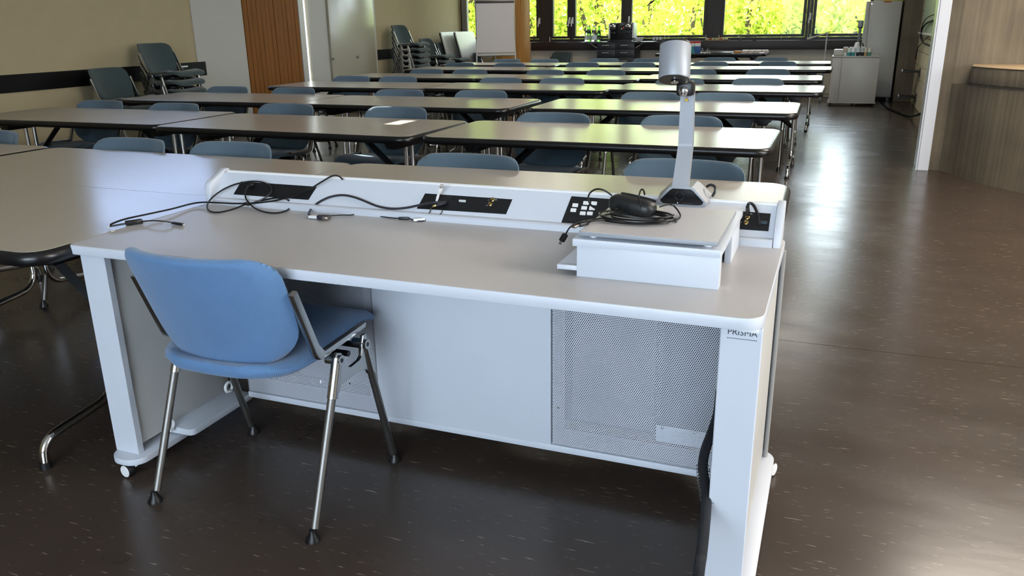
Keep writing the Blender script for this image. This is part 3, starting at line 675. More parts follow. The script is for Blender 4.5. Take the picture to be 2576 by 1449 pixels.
# ledge with connection panels
led = B().prism([(2.167, DZ), (2.167, .747), (2.172, .7505), (2.187, .752), (2.243, .826), (2.262, .829), (2.262, DZ)], -1.960, -.1195, 'x').obj('connection_ledge', M_WHITE, dk, ang=25)
B().tube([(-1.95, 2.2515, .828), (-.1195, 2.2515, .828)], .0065, 8).obj('ledge_rail', M_WHITEP, dk)
ck = [(2.163, DZ), (2.163, .782)]+[(2.163+.03*(1-math.cos(a)), .782+.03*math.sin(a)) for a in np.linspace(.2, PI/2-.15, 6)]+[(2.25, .838), (2.27, .838), (2.275, .83), (2.275, DZ)]
B().prism(ck, -1.9845, -1.9605, 'x', bev=.003).obj('end_cheek', M_WHITE, dk, ang=35)
ck = [(2.170, DZ), (2.176, .772), (2.182, .780), (2.225, .826), (2.25, .838), (2.27, .838), (2.275, .83), (2.275, DZ)]
B().prism(ck, -.1185, -.098, 'x', bev=.003).obj('end_cheek', M_WHITE, dk, ang=35)
SP, SU = Vector((0, 2.187, .752)), Vector((0, .056, .074)).normalized(); SN = Vector((0, -.074, .056)).normalized()
SM = Matrix(((1, 0, 0, 0), (0, SU.y, SN.y, 0), (0, SU.z, SN.z, 0), (0, 0, 0, 1)))   # local x, up the slope, out of the slope
def sl(px, py, h=0):
    d = ray(px, py); o = Vector((0, 0, EYE)); q = SP+SN*h
    return o+d*((q-o).dot(SN)/d.dot(SN))
def splate(name, corners, th, mt, parent):
    P = [sl(*c) for c in corners]; b = B(); lo = [b.bm.verts.new(p-SN*.001) for p in P]; hi = [b.bm.verts.new(p+SN*th) for p in P]; n = len(P)
    b.bm.faces.new(hi); b.bm.faces.new(lo[::-1])
    for i in range(n): b.bm.faces.new((lo[i], lo[(i+1) % n], hi[(i+1) % n], hi[i]))
    return b.obj(name, mt, parent, ang=0)
def on_slope(px, py, h=0): return Matrix.Translation(sl(px, py, h)) @ SM
M_PANELB = mat('black_anodised_panel', '0c0d10', .42, var=.2, vscale=40)
pA = splate('socket_panel', ((607, 457), (797, 470), (776, 503), (588, 489)), .0015, M_PANELB, led)
pB = splate('socket_panel', ((1070, 487), (1289, 502), (1273, 539), (1049, 525)), .0015, M_PANELB, led)
pC = splate('key_panel', ((1438, 494), (1548, 502), (1548, 576), (1410, 566)), .0015, M_PANELB, led)
pD = splate('socket_panel', ((1846, 530), (1939, 538), (1933, 582), (1838, 575)), .0015, M_PANELB, led)
for k, (px, py) in enumerate(((1447.6, 517.2), (1442.9, 529.6), (1474.6, 511.7), (1494.8, 512.5), (1469.9, 524.1), (1489.8, 525), (1466.4, 537.4), (1484.3, 537.9))):
    B().box(-.0085, .0085, -.0058, .0058, .001, .0042, bev=.001, seg=1, M=on_slope(px, py)).obj('push_button', M_WHITEP, pC, ang=30)
B().box(-.055, .0, -.0006, .0006, .0014, .0018, M=on_slope(1470, 557)).obj('panel_joint', M_DARKIN, pC, ang=0)
def rca(px, py, ring, parent):
    o = B().lathe([(0, 0), (.0065, 0), (.0065, .003), (.0045, .004), (.0042, .010), (0, .010)], n=14, M=on_slope(px, py)).obj('phono_socket', M_GOLD, parent)
rca(1240, 503, 0, pB); rca(1234, 514, 1, pB); rca(1880, 547, 0, pD); rca(1876.5, 560, 1, pD)
M_PRINT = mat('white_print', 'd8d8d8', .5)
for s, px, py, par in (('L', 1867, 546.5, pD), ('R', 1864.5, 559.5, pD), ('L', 1229, 503, pB), ('R', 1225, 517, pB), ('LINE  IN', 1884, 538, pD), ('PC  Com', 1243, 502, pB)):
    txt(s, .005, M_PRINT, on_slope(px, py, .0018), 'lettering', par)
for px, py, ww, hh in ((1072, 501, .016, .008), (1140, 500, .012, .004), (622, 470, .03, .011), (1915, 556, .024, .017)):
    par = pA if px < 700 else (pD if px > 1800 else pB)
    B().prism(rrect(-ww/2, ww/2, -hh/2, hh/2, .002, 3), .0012, .004, bev=.0008, M=on_slope(px, py)).obj('socket', M_BLACK, par, ang=30)
B().box(-.011, .011, -.0035, .0035, .001, .006, bev=.001, M=on_slope(1164, 507)).obj('data_socket', mat('pale_grey_plastic', 'b9bdbd', .5), pB, ang=30)
B().box(-.009, .009, -.005, .005, .001, .006, bev=.002, M=on_slope(1922, 561)).obj('rocker_switch', mat('dark_blue_grey_plastic', '2c3a44', .5), pD, ang=30)
# ------------------------------------------------------------------ cables lying on the desk
def P2(L, r):
    # survey list: ('s', px, py, height over slope) or ('d', px, py, height over desk top)
    return [sl(a[1], a[2], a[3]+r) if a[0] == 's' else at(a[1], a[2], DZ+a[3]+r) for a in L]
def plug_box(name, mt, p, q, wd, ht, parent, bev=.0015):
    p, q = Vector(p), Vector(q); d = q-p; a = math.atan2(d.y, d.x); tl = math.asin(max(-1, min(1, d.z/d.length)))
    return B().box(0, d.length, -wd/2, wd/2, -ht/2, ht/2, bev=bev, M=Matrix.Translation(p) @ Matrix.Rotation(a, 4, 'Z') @ Matrix.Rotation(-tl, 4, 'Y')).obj(name, mt, parent, ang=30)
S, D_ = 's', 'd'
c1 = thing('adapter_cable', 'long black cable with inline adapter lying over the left end of the desk', 'cable')
r = .0028
L = [(S, 862, 452, .004), (S, 852, 443, .02), (S, 835, 443, .028), (S, 805, 460, .022), (S, 775, 478, .014), (S, 735, 493, .009), (S, 690, 505, .008), (S, 640, 511, .012), (S, 590, 512, .012), (D_, 545, 510, .012), (D_, 510, 509, .010), (D_, 480, 513, .008), (D_, 430, 526, .012), (D_, 370, 539, .016), (D_, 315, 551, .016), (D_, 284, 562, .012), (D_, 276, 568, .008), (D_, 284, 568, .006), (D_, 318, 562, .006)]
B().tube(spline(P2(L, r), 6), r, 8).obj('cord', M_CABLE, c1)
plug_box('inline_box', M_BLACK, at(316, 562, DZ+.0085), at(358, 556, DZ+.0085), .02, .013, c1)
L = [(D_, 356, 557, .008), (D_, 385, 555, .012), (D_, 415, 557, .012), (D_, 438, 561, .004)]
B().tube(spline(P2(L, .002), 6), .002, 8).obj('cord', M_CABLE, c1)
plug_box('plug', M_BLACK, at(434, 560, DZ+.006), at(459, 565, DZ+.005), .011, .007, c1); plug_box('plug_tip', M_CHROME, at(458, 565, DZ+.005), at(464, 566.5, DZ+.005), .007, .004, c1, .0008)
B().tube(spline(P2([(D_, 276, 566, .012), (D_, 270, 575, .004), (D_, 280, 582, 0), (D_, 288, 580, 0)], .0014), 5), .0014, 6).obj('cable_tie', mat('clear_tie', 'b9b6b0', .3), c1, label='pale cable tie')
c2 = thing('power_cable_loop', 'black cable looped in front of the leftmost socket panel', 'cable')
L = [(S, 628, 466, .012), (S, 619, 476, .016), (S, 617, 492, .012), (S, 622, 505, .012), (D_, 640, 523, .004), (D_, 665, 533, .001), (D_, 695, 536, .001), (D_, 722, 529, .001), (D_, 733, 514, .006), (S, 722, 502, .008), (S, 695, 498, .006), (S, 660, 504, .007), (S, 625, 511, .008), (D_, 590, 525, .005), (D_, 552, 534, .001), (D_, 528, 531, .001), (D_, 521, 518, .008), (D_, 532, 499, .02), (S, 556, 480, .02), (S, 585, 466, .022), (S, 612, 459, .022), (S, 640, 456, .02), (S, 665, 460, .016), (S, 682, 472, .012), (S, 680, 486, .010), (S, 662, 500, .012), (S, 640, 509, .014), (S, 620, 514, .012)]
B().tube(spline(P2(L, r), 6), r, 8).obj('cord', M_CABLE, c2)
plug_box('plug', M_BLACK, sl(626, 470, .006), sl(634, 462, .018), .014, .012, c2)
B().tube([at(613, 510, DZ+.01), at(625, 514, DZ+.012)], .006, 8).obj('cable_tie', M_BLACK, c2)
c3 = thing('video_cable', 'thick dark grey video cable curving from the middle socket panel', 'cable')
M_CAB2 = mat('dark_grey_cable', '26242a', .4); r3 = .0036
L = [(S, 1122, 509, .012), (S, 1090, 510, .014), (S, 1060, 515, .012), (S, 1020, 523, .006), (S, 985, 525, .004), (S, 950, 519, .004), (S, 915, 505, .004), (S, 890, 496, .004), (S, 862, 491, .004), (S, 832, 495, .004), (S, 805, 507, .004), (D_, 785, 523, .006), (D_, 777, 537, .004), (D_, 781, 543, .003)]
B().tube(spline(P2(L, r3), 6), r3, 8).obj('cord', M_CAB2, c3)
plug_box('name_tag', M_WHITEP, at(778, 545, DZ+.007), at(800, 546, DZ+.007), .014, .008, c3, .001)
plug_box('plug', M_CAB2, at(799, 546, DZ+.008), at(829, 547, DZ+.008), .02, .014, c3, .003); plug_box('plug_tip', mat('nickel', '8a8076', .3, .9), at(813, 548, DZ+.0085), at(827, 548.5, DZ+.0085), .0205, .009, c3, .001)
plug_box('socket_plug', M_CAB2, sl(1098, 516, .008), sl(1124, 508, .010), .016, .010, c3, .003); plug_box('plug_tip', M_GOLD, sl(1088, 519, .007), sl(1099, 516, .008), .010, .006, c3, .001)
c4 = thing('audio_cable', 'thin black audio cable with white tag at the foot of the sloped ledge', 'cable')
L = [(D_, 828, 543, .004), (D_, 860, 541, .002), (D_, 880, 541, .001), (D_, 900, 538, .001), (D_, 925, 538, .001), (D_, 955, 544, .001), (D_, 985, 548, .001), (D_, 1004, 549, .002)]
B().tube(spline(P2(L, .0017), 6), .0017, 6).obj('cord', M_CABLE, c4)
plug_box('plug', M_BLACK, at(1002, 549, DZ+.005), at(1030, 549.5, DZ+.005), .009, .008, c4, .003)
plug_box('name_tag', M_WHITEP, at(1040, 553, DZ+.006), at(1069, 551, DZ+.006), .012, .008, c4, .001)
L = [(D_, 1028, 549, .002), (D_, 1045, 555, .001), (D_, 1062, 556, .001), (D_, 1073, 551, .003), (S, 1080, 536, .004), (S, 1086, 520, .006), (S, 1092, 514, .006)]
B().tube(spline(P2(L, .0017), 6), .0017, 6).obj('cord', M_CABLE, c4)
L = [(D_, 1068, 549, .003), (D_, 1090, 549, .002), (S, 1104, 543, .004), (S, 1112, 532, .004), (S, 1111, 520, .006)]
B().tube(spline(P2(L, .0017), 6), .0017, 6).obj('cord', M_CABLE, c4)
c5 = thing('network_cable_plug', 'white network plug on a short lead standing up from the middle socket panel', 'cable')
a, b2 = sl(1098, 506, .004), sl(1104, 486, .022)
B().tube([a, (a+b2)/2, b2], [.0035, .0045, .0035], 8).obj('boot', M_WHITEP, c5)
e = sl(1109, 473, .036); plug_box('plug', M_WHITEP, b2, e, .012, .009, c5); plug_box('plug_tip', mat('clear_plastic', 'b7a99a', .1, trans=.6), e, sl(1112, 464, .042), .011, .008, c5, .0008)
jk = thing('audio_jack_lead', 'black audio lead plugged upright into the rightmost socket panel', 'cable')
q = sl(1880.5, 543, .006); B().tube([q, sl(1881, 535, .02), sl(1880.5, 520, .04)], [.0045, .006, .005], 10).obj('plug', mat('gunmetal', '55534f', .35, .8), jk)
B().tube(spline([sl(1880.5, 520, .04), sl(1884, 512, .048), sl(1892, 513, .046), sl(1900, 524, .034), sl(1908, 545, .014), sl(1911, 560, .006), sl(1910, 566, .004)], 6), .004, 8).obj('cord', M_CABLE, jk)
# ------------------------------------------------------------------ document camera on its stand
st = thing('camera_stand', 'low white box stand with pull-out shelf on the right end of the desk', 'stand')
X0, X1, Y0 = -.534, -.204, 1.765
B().box(X0, X1, Y0, Y0+.016, DZ, .806, bev=.001).obj('front_panel', M_WHITE, st, ang=30)
B().prism(rrect(-.543, -.2015, 1.757, 2.315, (.002, .002, .13, .05), 7), .806, .8235, bev=.0012).obj('top_plate', M_WHITE, st, ang=30)
B().box(X1-.016, X1, 1.99, 2.155, DZ, .806, bev=.001).obj('side_panel', M_WHITE, st, ang=30); B().box(X1-.016, X1, Y0+.016, 1.80, DZ, .806).obj('side_panel', M_WHITE, st, ang=0)
B().box(X0, X1-.016, 2.14, 2.155, DZ, .806).obj('back_panel', M_WHITE, st, ang=0); B().box(X0, X0+.014, Y0+.016, 1.775+.02, .756, .806).obj('side_panel', M_WHITE, st, ang=0)
B().box(-.583, -.23, Y0+.001+.016, 2.12, .744, .7555, bev=.001).obj('pull_out_shelf', M_WHITE, st, ang=30)
B().box(-.583, -.534, Y0, Y0+.0165, .744, .7555, bev=.001).obj('shelf_front', M_WHITE, st, ang=30)
pad = thing('copy_board', 'flat grey-white board on small feet lying on the box stand', 'board')
B().prism(rrect(-.529, -.209, 1.760, 2.092, .004, 2), .8315, .8405, bev=.001).obj('board', mat('grey_board_edge', '8e9298', .4), pad, ang=30)
B().prism(rrect(-.527, -.211, 1.762, 2.090, .003, 2), .8400, .8412).obj('board_surface', mat('board_top', 'bdb9ba', .32), pad, ang=20)
for x in (-.50, -.235):
    for y in (1.79, 2.06): B().cyl((x, y, .8235), (x, y, .832), .009, n=10).obj('foot', M_WHITEP, pad)
vz = thing('document_camera', 'silver document camera with cylindrical head on an angled arm', 'document camera', (-.3675, 2.185, .8235))
TRP = [(-.060, .004), (-.052, 0), (.058, 0), (.067, .004), (.069, .012), (.036, .048), (.028, .053), (-.026, .053), (-.034, .048), (-.064, .012)]
bs = B(); f = [bs.bm.verts.new((x, 0, z)) for x, z in TRP]; k = [bs.bm.verts.new((x*1.12-.004, .10, .002+z*.96)) for x, z in TRP]
n = len(TRP); bs.bm.faces.new(f); bs.bm.faces.new(k[::-1])
for i in range(n): bs.bm.faces.new((f[i], f[(i+1) % n], k[(i+1) % n], k[i]))
base = bs.obj('base', M_SILVER, vz, ang=25)
cxp = .001
pn = B().prism([((x-cxp)*.88+cxp, (z-.024)*.80+.024) for x, z in TRP], -.0015, .002, 'y').obj('control_panel', mat('glossy_black_panel', '101114', .18), base, ang=0)
M_RING = mat('grey_symbol', '3f4146', .5)
b = B()
for k in range(4):
    a0 = k*PI/2+.25; b.tube([(-.004+.0115*math.cos(a0+t), -.0018, .028+.0115*math.sin(a0+t)) for t in np.linspace(0, 1.05, 7)], .0006, 5)
b.box(-.036, -.0345, -.002, -.0014, .016, .0175).box(-.031, -.0295, -.002, -.0014, .012, .0135).box(.006, .034, -.002, -.0014, .0085, .0095)
b.obj('touch_symbols', M_RING, base, ang=0, kind='stuff')
B().ball((-.008, -.0016, .0085), .0011, u=8, v=6).obj('indicator_light', mat('white_led', 'ffffff', .3, emit=1.5), base)
arm = B()
def ringbox(y, z, hw, t, ang): return [Vector((sx*hw, y+st_*t*math.cos(ang), z+st_*t*math.sin(ang)*-1)) for sx, st_ in ((-1, -1), (1, -1), (1, 1), (-1, 1))]
secs = [(.012, .050, .0215, .012, .0), (.062, .155, .0195, .012, 0), (.064, .162, .0195, .012, 0), (.052, .318, .0175, .010, 0)]
secs = [[(-hw-.004, y-t, z), (hw-.004, y-t, z), (hw-.004, y+t, z), (-hw-.004, y+t, z)] for y, z, hw, t, _ in secs]
R_ = [[arm.bm.verts.new(p) for p in q] for q in secs]
arm.bm.faces.new(R_[0][::-1]); arm.bm.faces.new(R_[-1])
for a, c in zip(R_, R_[1:]):
    for k in range(4): arm.bm.faces.new((a[k], a[(k+1) % 4], c[(k+1) % 4], c[k]))
arm.obj('arm', M_SILVER, vz, ang=8)
HM = Matrix.Translation((-.029, -.022, .378)) @ Matrix.Scale(1.04, 4) @ Matrix.Rotation(math.radians(10.5), 4, 'Z') @ Matrix.Rotation(math.radians(-23), 4, 'X')
B().lathe([(.0, .047), (.034, .047), (.0375, .0455), (.0385, .042), (.0385, -.041), (.0375, -.043), (0, -.043)], n=36, M=HM).obj('camera_head', M_SILVER, vz, ang=30)
B().lathe([(0, .0485), (.036, .0485), (.0385, .045), (.0385, .043)], n=36, M=HM).obj('top_cap', M_BLACK, vz)
hb = B().lathe([(.0375, -.0425), (.0372, -.0445), (.02, -.0447), (0, -.0447)], n=36, M=HM).obj('head_underside', M_BLACK, vz, ang=30)
B().lathe([(.006, -.045), (.010, -.0465), (.010, -.049), (.0075, -.049), (.006, -.047), (0, -.047)], c=(.002, .004, 0), n=18, M=HM).obj('lens', M_CHROME, hb)
B().box(-.027, .016, .0, .05, .292, .330, bev=.007).obj('hinge', M_BLACK, vz)
B().lathe([(0, .004), (.006, .0045), (.011, .003), (.013, 0), (.013, -.008), (0, -.008)], n=20, M=Matrix.Translation((-.007, -.002, .303)) @ Matrix.Rotation(PI/2+.35, 4, 'X')).box(-.009, -.004, -.012, .0, .296, .312, bev=.001).obj('lens_ring', M_CHROME, vz)
TRM = Matrix.Translation((-.0055, .0432, .281)) @ Matrix.Rotation(PI/2, 4, 'X')
B().prism([(-.0068, -.0055), (.0068, -.0055), (0, .0065)], 0, .0006, M=TRM).obj('warning_sign', mat('black_print', '151210', .6), vz, ang=0)
ws = B().prism([(-.0054, -.0046), (.0054, -.0046), (0, .0048)], .0005, .0009, M=TRM).obj('warning_sign_face', mat('warning_yellow', 'd8b61e', .5), vz, ang=0)
b = B()
for a in np.linspace(0, PI, 5): b.prism([(-.0022*math.cos(a)-.0002*math.sin(a), -.0014-.0022*math.sin(a)*0+.0001), (.0022*math.cos(a), -.0014+.0022*math.sin(a)), (-.0001, -.0016)], .0009, .0011, M=TRM)
b.obj('beam_symbol', MATS['black_print'], ws, ang=0)
B().tube(spline([(.055, .085, .04), (.066, .085, .046), (.078, .083, .042), (.08, .078, .03), (.074, .072, .016)], 6), .0038, 8).obj('power_lead', M_CABLE, vz)
# ------------------------------------------------------------------ power adapter with coiled cable
ad = thing('power_adapter', 'black ribbed inline adapter lying on its coiled cable on the copy board', 'adapter')
PZ = .8412
def pp(px, py, z): return at(px, py, z)
a, c = pp(1537, 505, PZ+.026), pp(1648, 519, PZ+.026); dv = (c-a); L_ = dv.length; ang_ = math.atan2(dv.y, dv.x)
AM = Matrix.Translation(a) @ Matrix.Rotation(ang_, 4, 'Z') @ Matrix.Rotation(math.radians(6), 4, 'Y')
prof = []
bm = B(); rings = []
for t, s_ in ((0, .30), (.03, .62), (.09, .9), (.2, 1), (.8, 1), (.91, .9), (.97, .65), (1, .4)):
    ring = [bm.bm.verts.new((t*L_, .029*s_*math.copysign(abs(math.cos(q))**.7, math.cos(q)), .0225*s_*math.copysign(abs(math.sin(q))**.7, math.sin(q)))) for q in np.linspace(0, 2*PI, 20, endpoint=False)]; rings.append(ring)
for u, v in zip(rings, rings[1:]):
    for k in range(20): bm.bm.faces.new((u[k], u[(k+1) % 20], v[(k+1) % 20], v[k]))
bm.bm.faces.new(rings[0][::-1]); bm.bm.faces.new(rings[-1]); bmesh.ops.transform(bm.bm, matrix=AM, verts=bm.bm.verts[:])
M_ADP = mat('matt_black_shell', '16181a', .45); body = bm.obj('housing', M_ADP, ad, ang=50)
for k in range(6): B().tube([AM @ Vector((L_*(.26+.055*k), -.0300*math.cos(q), .0235*math.sin(q))) for q in np.linspace(-.25, .65, 7)], .0013, 6).obj('rib', M_BLACK, body)
for sy in (-1, 1):
    B().tube([AM @ Vector((L_*t, sy*.019, (.0195 if sy > 0 else -.0145)+.001)) for t in np.linspace(.14, .93, 6)], [.003, .0045, .005, .005, .0045, .003], 6).obj('grip_strip', M_BLACK, body)
def coil(cx, cy, rx, ry, turns, z0, dz, seed, r=.0022):
    q = random.Random(seed); pts = []; c0 = pp(cx, cy, z0); N = 22*turns
    for k in range(N+1):
        a_ = 2*PI*k/22; w_ = 1+.07*math.sin(a_*.37+seed)
        pts.append((c0.x+rx*w_*math.cos(a_)+.004*math.sin(a_*2.3+seed), c0.y+ry*w_*math.sin(a_)+.003*math.cos(a_*1.7), z0+dz*k/N+.0015*math.sin(a_*1.3)+.001))
    return pts
B().tube(coil(1600, 553, .088, .055, 3, PZ+.002, .010, 1), .0022, 7).obj('coiled_cord', M_CABLE, ad)
B().tube(coil(1612, 548, .074, .048, 3, PZ+.004, .012, 2.2), .0022, 7).obj('coiled_cord', M_CABLE, ad)
B().tube(spline([pp(1660, 520, PZ+.03), pp(1690, 515, PZ+.02), pp(1711, 540, PZ+.004), pp(1700, 553, PZ+.003), pp(1650, 559, PZ+.003), pp(1590, 560, PZ+.003), pp(1530, 550, PZ+.003), pp(1480, 558, PZ+.002)], 8), .0022, 7).obj('coiled_cord', M_CABLE, ad)
B().tube(spline([pp(1540, 492, PZ+.032), pp(1520, 479, PZ+.045), pp(1500, 476, PZ+.046), pp(1484, 486, PZ+.034), pp(1480, 502, PZ+.022), pp(1489, 518, PZ+.012), pp(1510, 528, PZ+.006), pp(1530, 532, PZ+.004)], 8), .0024, 7).obj('coiled_cord', M_CABLE, ad)
B().tube(spline([pp(1612, 520, PZ+.034), pp(1607, 500, PZ+.055), pp(1611, 480, PZ+.062), pp(1618, 477, PZ+.064), pp(1622, 490, PZ+.05)], 8), .0022, 7).obj('coiled_cord', M_CABLE, ad)
us = thing('usb_lead', 'black lead with two USB plugs hanging over the front left of the board', 'cable')
B().tube(spline([pp(1600, 560, PZ+.004), pp(1540, 551, PZ+.005), pp(1500, 551, PZ+.005), pp(1475, 557, PZ+.005), pp(1462, 563, PZ+.004)], 6), .0022, 7).obj('cord', M_CABLE, us)
a, c = pp(1476, 560, PZ+.007), pp(1454, 566, PZ+.006); plug_box('plug', M_BLACK, a, c, .016, .009, us); plug_box('plug_tip', mat('nickel', '8a8076', .3, .9), c, pp(1441, 571, PZ+.004), .012, .0055, us, .0006)
B().tube(spline([pp(1600, 562, PZ+.004), pp(1540, 553, PZ+.006), pp(1490, 556, PZ+.012), pp(1450, 562, PZ+.010), pp(1436, 570, PZ+.004), pp(1428, 580, PZ-.010), pp(1423, 590, PZ-.022)], 6), .002, 7).obj('cord', M_CABLE, us)
a, c = pp(1423, 589, PZ-.021), pp(1412, 607, PZ-.036); plug_box('plug', M_BLACK, a, c, .013, .010, us, .002); plug_box('plug_tip', M_CHROME, c, pp(1408, 615, PZ-.043), .007, .004, us, .0006)
# ------------------------------------------------------------------ cable sleeve behind the right leg, hair on the floor
sv = thing('cable_sleeve', 'black braided cable sleeve hanging behind the right front leg of the desk', 'cable sleeve')
YS = 1.78
def sy_(px, py, y=YS): return aty(px, py, y)
M_SLV = mat('black_braid', '14161b', .6, bump=.6, bscale=900, var=.3, vscale=500)
pts = [sy_(1812, 985), sy_(1806, 1040), sy_(1790, 1090, 1.77), sy_(1775, 1130, 1.75), sy_(1768, 1170, 1.72), sy_(1772, 1210, 1.68), sy_(1777, 1260, 1.62), sy_(1772, 1330, 1.53), sy_(1764, 1400, 1.45), sy_(1757, 1450, 1.40)]
e = pts[-1]; pts += [Vector((e.x-.004, e.y-.03, .012)), Vector((e.x-.01, e.y-.12, .012))]
B().tube(spline(pts, 6), .0115, 12).obj('sleeve', M_SLV, sv)
pts = [sy_(1818, 1000, 1.79), sy_(1808, 1080, 1.78), sy_(1801, 1150, 1.75), sy_(1797, 1230, 1.70), sy_(1790, 1290, 1.64)]
B().tube(spline(pts, 6), .0105, 10).obj('sleeve', M_SLV, sv)
hx = []
for k in range(120):
    t = k/119; cpt = sy_(1767+12*t, 1172+90*t, 1.72-.1*t); a_ = 2*PI*t*11
    hx.append((cpt.x+.0155*math.cos(a_), cpt.y+.0155*math.sin(a_), cpt.z))
B().tube(hx, .0009, 5).obj('spring_wrap', M_CHROME, sv, label='thin wire spiral around the sleeve')
hair = [at(px, py, .0015) for px, py in ((262, 1410), (255, 1402), (268, 1394), (300, 1396), (322, 1402), (318, 1412), (295, 1418), (280, 1412))]
tag(B().tube(spline(hair, 5), .0006, 5).obj('hair_strand', mat('dark_strand', '1a1513', .6)), 'thin dark hair strand lying on the floor at the lower left', 'hair')
# ================================================================== REAR OF THE ROOM
# wood-clad round column
cl = struct(B().cyl((-5.84, 14.88, 0), (-5.84, 14.88, ZC), .345, n=48).obj('column', mat('column_core', '6b4a25', .7), ang=40))
b = B()
for k in range(72):
    a_ = 2*PI*k/72; b.box(-.0125, .0125, -.007, .012, 0, ZC, M=Matrix.Translation((-5.84+.35*math.cos(a_), 14.88+.35*math.sin(a_), 0)) @ Matrix.Rotation(a_-PI/2, 4, 'Z'))
b.obj('batten', M_WOODC, cl, ang=0, kind='stuff')
# flip chart
fc = thing('flip_chart', 'grey flip chart board on legs in front of the wood-clad column', 'flip chart', (-5.62, 13.6, 0), math.radians(24))
lean = Matrix.Rotation(math.radians(-8), 4, 'X')
FM = Matrix.Translation((0, 0, .77)) @ lean
B().box(-.345, .345, 0, .02, 0, 1.0, bev=.004, M=FM).obj('board', mat('flip_frame', '8b8578', .4, .3), fc, ang=30)
B().box(-.325, .325, -.006, 0, .06, .88, M=FM).obj('paper_pad', mat('paper_pad', 'b8b2ae', .8), fc, ang=0)
B().box(-.335, .335, -.018, .0, .885, .92, bev=.003, M=FM).obj('clamp_bar', M_BROWN, fc, ang=30)
B().box(-.33, .33, -.03, .0, .0, .012, M=FM).box(-.33, .33, -.03, -.026, .0, .03, M=FM).obj('pen_tray', M_OFFWHITE, fc, ang=0)
for sx in (-1, 1): B().tube([FM @ Vector((sx*.325, .012, .3)), Vector((sx*.37, -.17, .0))], .012, 8).obj('leg', M_OFFWHITE, fc)
B().tube([FM @ Vector((0, .03, .8)), Vector((0, .62, 0))], .012, 8).obj('leg', M_OFFWHITE, fc)
# folded tables leaning on the left wall
for k, (y, x, lab) in enumerate(((14.55, -6.62, 'folded table leaning on the left wall, its white top half hidden by another'), (14.85, -6.47, 'foremost folded table leaning on the left wall, white top facing the room'))):
    t = thing('folded_table', lab, 'table', (x, y, 0), 0, 'folded tables leaning on the wall'); Mx = Matrix.Rotation(math.radians(-16), 4, 'Y')
    B().prism(rrect(-.42, .42, 0, 1.21, .04, 4), .0, .022, 'x', M=Mx).obj('tabletop', mat('white_top', 'c2bfb8', .3), t, ang=30)
    B().prism(rrect(-.432, .432, -.012, 1.222, .05, 4), -.022, -.0005, 'x', bev=.006, M=Mx).obj('edge_trim', M_BUMPER, t, ang=40)
    B().box(-.05, -.022, -.36, -.33, .1, 1.1, M=Mx).box(-.05, -.022, .33, .36, .1, 1.1, M=Mx).obj('folded_legs', M_CHROME, t, ang=0, kind='stuff')
# drawer trolley with coffee machine
cb = thing('drawer_trolley', 'anthracite drawer trolley with fold-out flaps under the far window', 'trolley')
X0, X1, Y0, Y1, ZT = -4.145, -3.455, 14.83, 15.33, .962
B().box(X0, X1, Y0+.02, Y1, .06, ZT-.02, bev=.002).obj('body', M_DRAWER, cb, ang=30)
B().box(X0-.01, X1+.01, Y0-.01, Y1+.01, ZT-.02, ZT, bev=.003).obj('top', M_DRAWER, cb, ang=30)
for r, (z0, z1) in enumerate(((.83, .938), (.69, .824), (.545, .684), (.40, .539), (.08, .394))):
    for c_ in range(2):
        a = X0+.004+c_*.345; o = B().box(a, a+.338, Y0, Y0+.02, z0, z1, bev=.002).obj('drawer', M_DRAWER, cb, ang=30)
        B().box(a+.095, a+.225, Y0-.02, Y0-.012, (z0+z1)/2+.012, (z0+z1)/2+.022, bev=.002).box(a+.1, a+.106, Y0-.014, Y0, (z0+z1)/2+.013, (z0+z1)/2+.021).box(a+.214, a+.22, Y0-.014, Y0, (z0+z1)/2+.013, (z0+z1)/2+.021).obj('handle', M_OFFWHITE, o, ang=30)
for sx in (-1, 1):
    xa = X0-.012 if sx < 0 else X1+.012; xb = xa+sx*.30
    B().box(min(xa, xb), max(xa, xb), Y0+.0, Y1, ZT-.018, ZT-.002, bev=.002).obj('flap', M_DRAWER, cb, ang=30)
    B().tube([(xa, Y0+.06, ZT-.11), (xa+sx*.13, Y0+.06, ZT-.022)], .006, 6).tube([(xa, Y0+.06, ZT-.022), (xa+sx*.17, Y0+.06, ZT-.022)], .005, 6).obj('flap_bracket', M_OFFWHITE, cb)
for x in (X0+.05, X1-.05):
    for y in (Y0+.06, Y1-.05): B().cyl((x-.012, y, .03), (x+.012, y, .03), .03, n=14).obj('caster', M_RUBBER, cb)
cm = thing('coffee_machine', 'black double-head coffee machine on the drawer trolley', 'coffee machine', (-3.745, 14.98, ZT))
B().box(-.215, .215, .06, .30, 0, .325, bev=.008).obj('body', M_BLACK, cm, ang=30); B().box(-.225, .225, -.09, .06, 0, .03, bev=.004).obj('drip_tray', M_BLACK, cm, ang=30)
B().box(.205, .235, .02, .28, .06, .31, bev=.004).box(-.235, -.207, .02, .28, .06, .31, bev=.004).obj('side_water_tank', mat('white_translucent', 'c9cdcf', .25), cm, ang=30, kind='stuff')
for sx in (-1, 1):
    B().box(sx*.14-.055, sx*.14+.055, -.02, .06, .20, .325, bev=.006).obj('brew_group', M_BLACK, cm, ang=30)
    B().lathe([(0, .016), (.03, .014), (.05, .006), (.055, 0), (.055, -.01), (0, -.01)], n=24, M=Matrix.Translation((sx*.14, -.022, .262)) @ Matrix.Rotation(PI/2, 4, 'X')).obj('chrome_dial', M_CHROME, cm)
    B().box(sx*.14-.045, sx*.14+.045, -.015, .06, .13, .165, bev=.004).obj('spout', M_BLACK, cm, ang=30)
B().ball((0, .055, .215), .012, 1, .5, 1.6).obj('steam_knob', M_CHROME, cm); B().ball((.035, .056, .238), .006, u=8, v=6).obj('pilot_light', mat('red_led', 'ff2a10', .4, emit=3), cm)
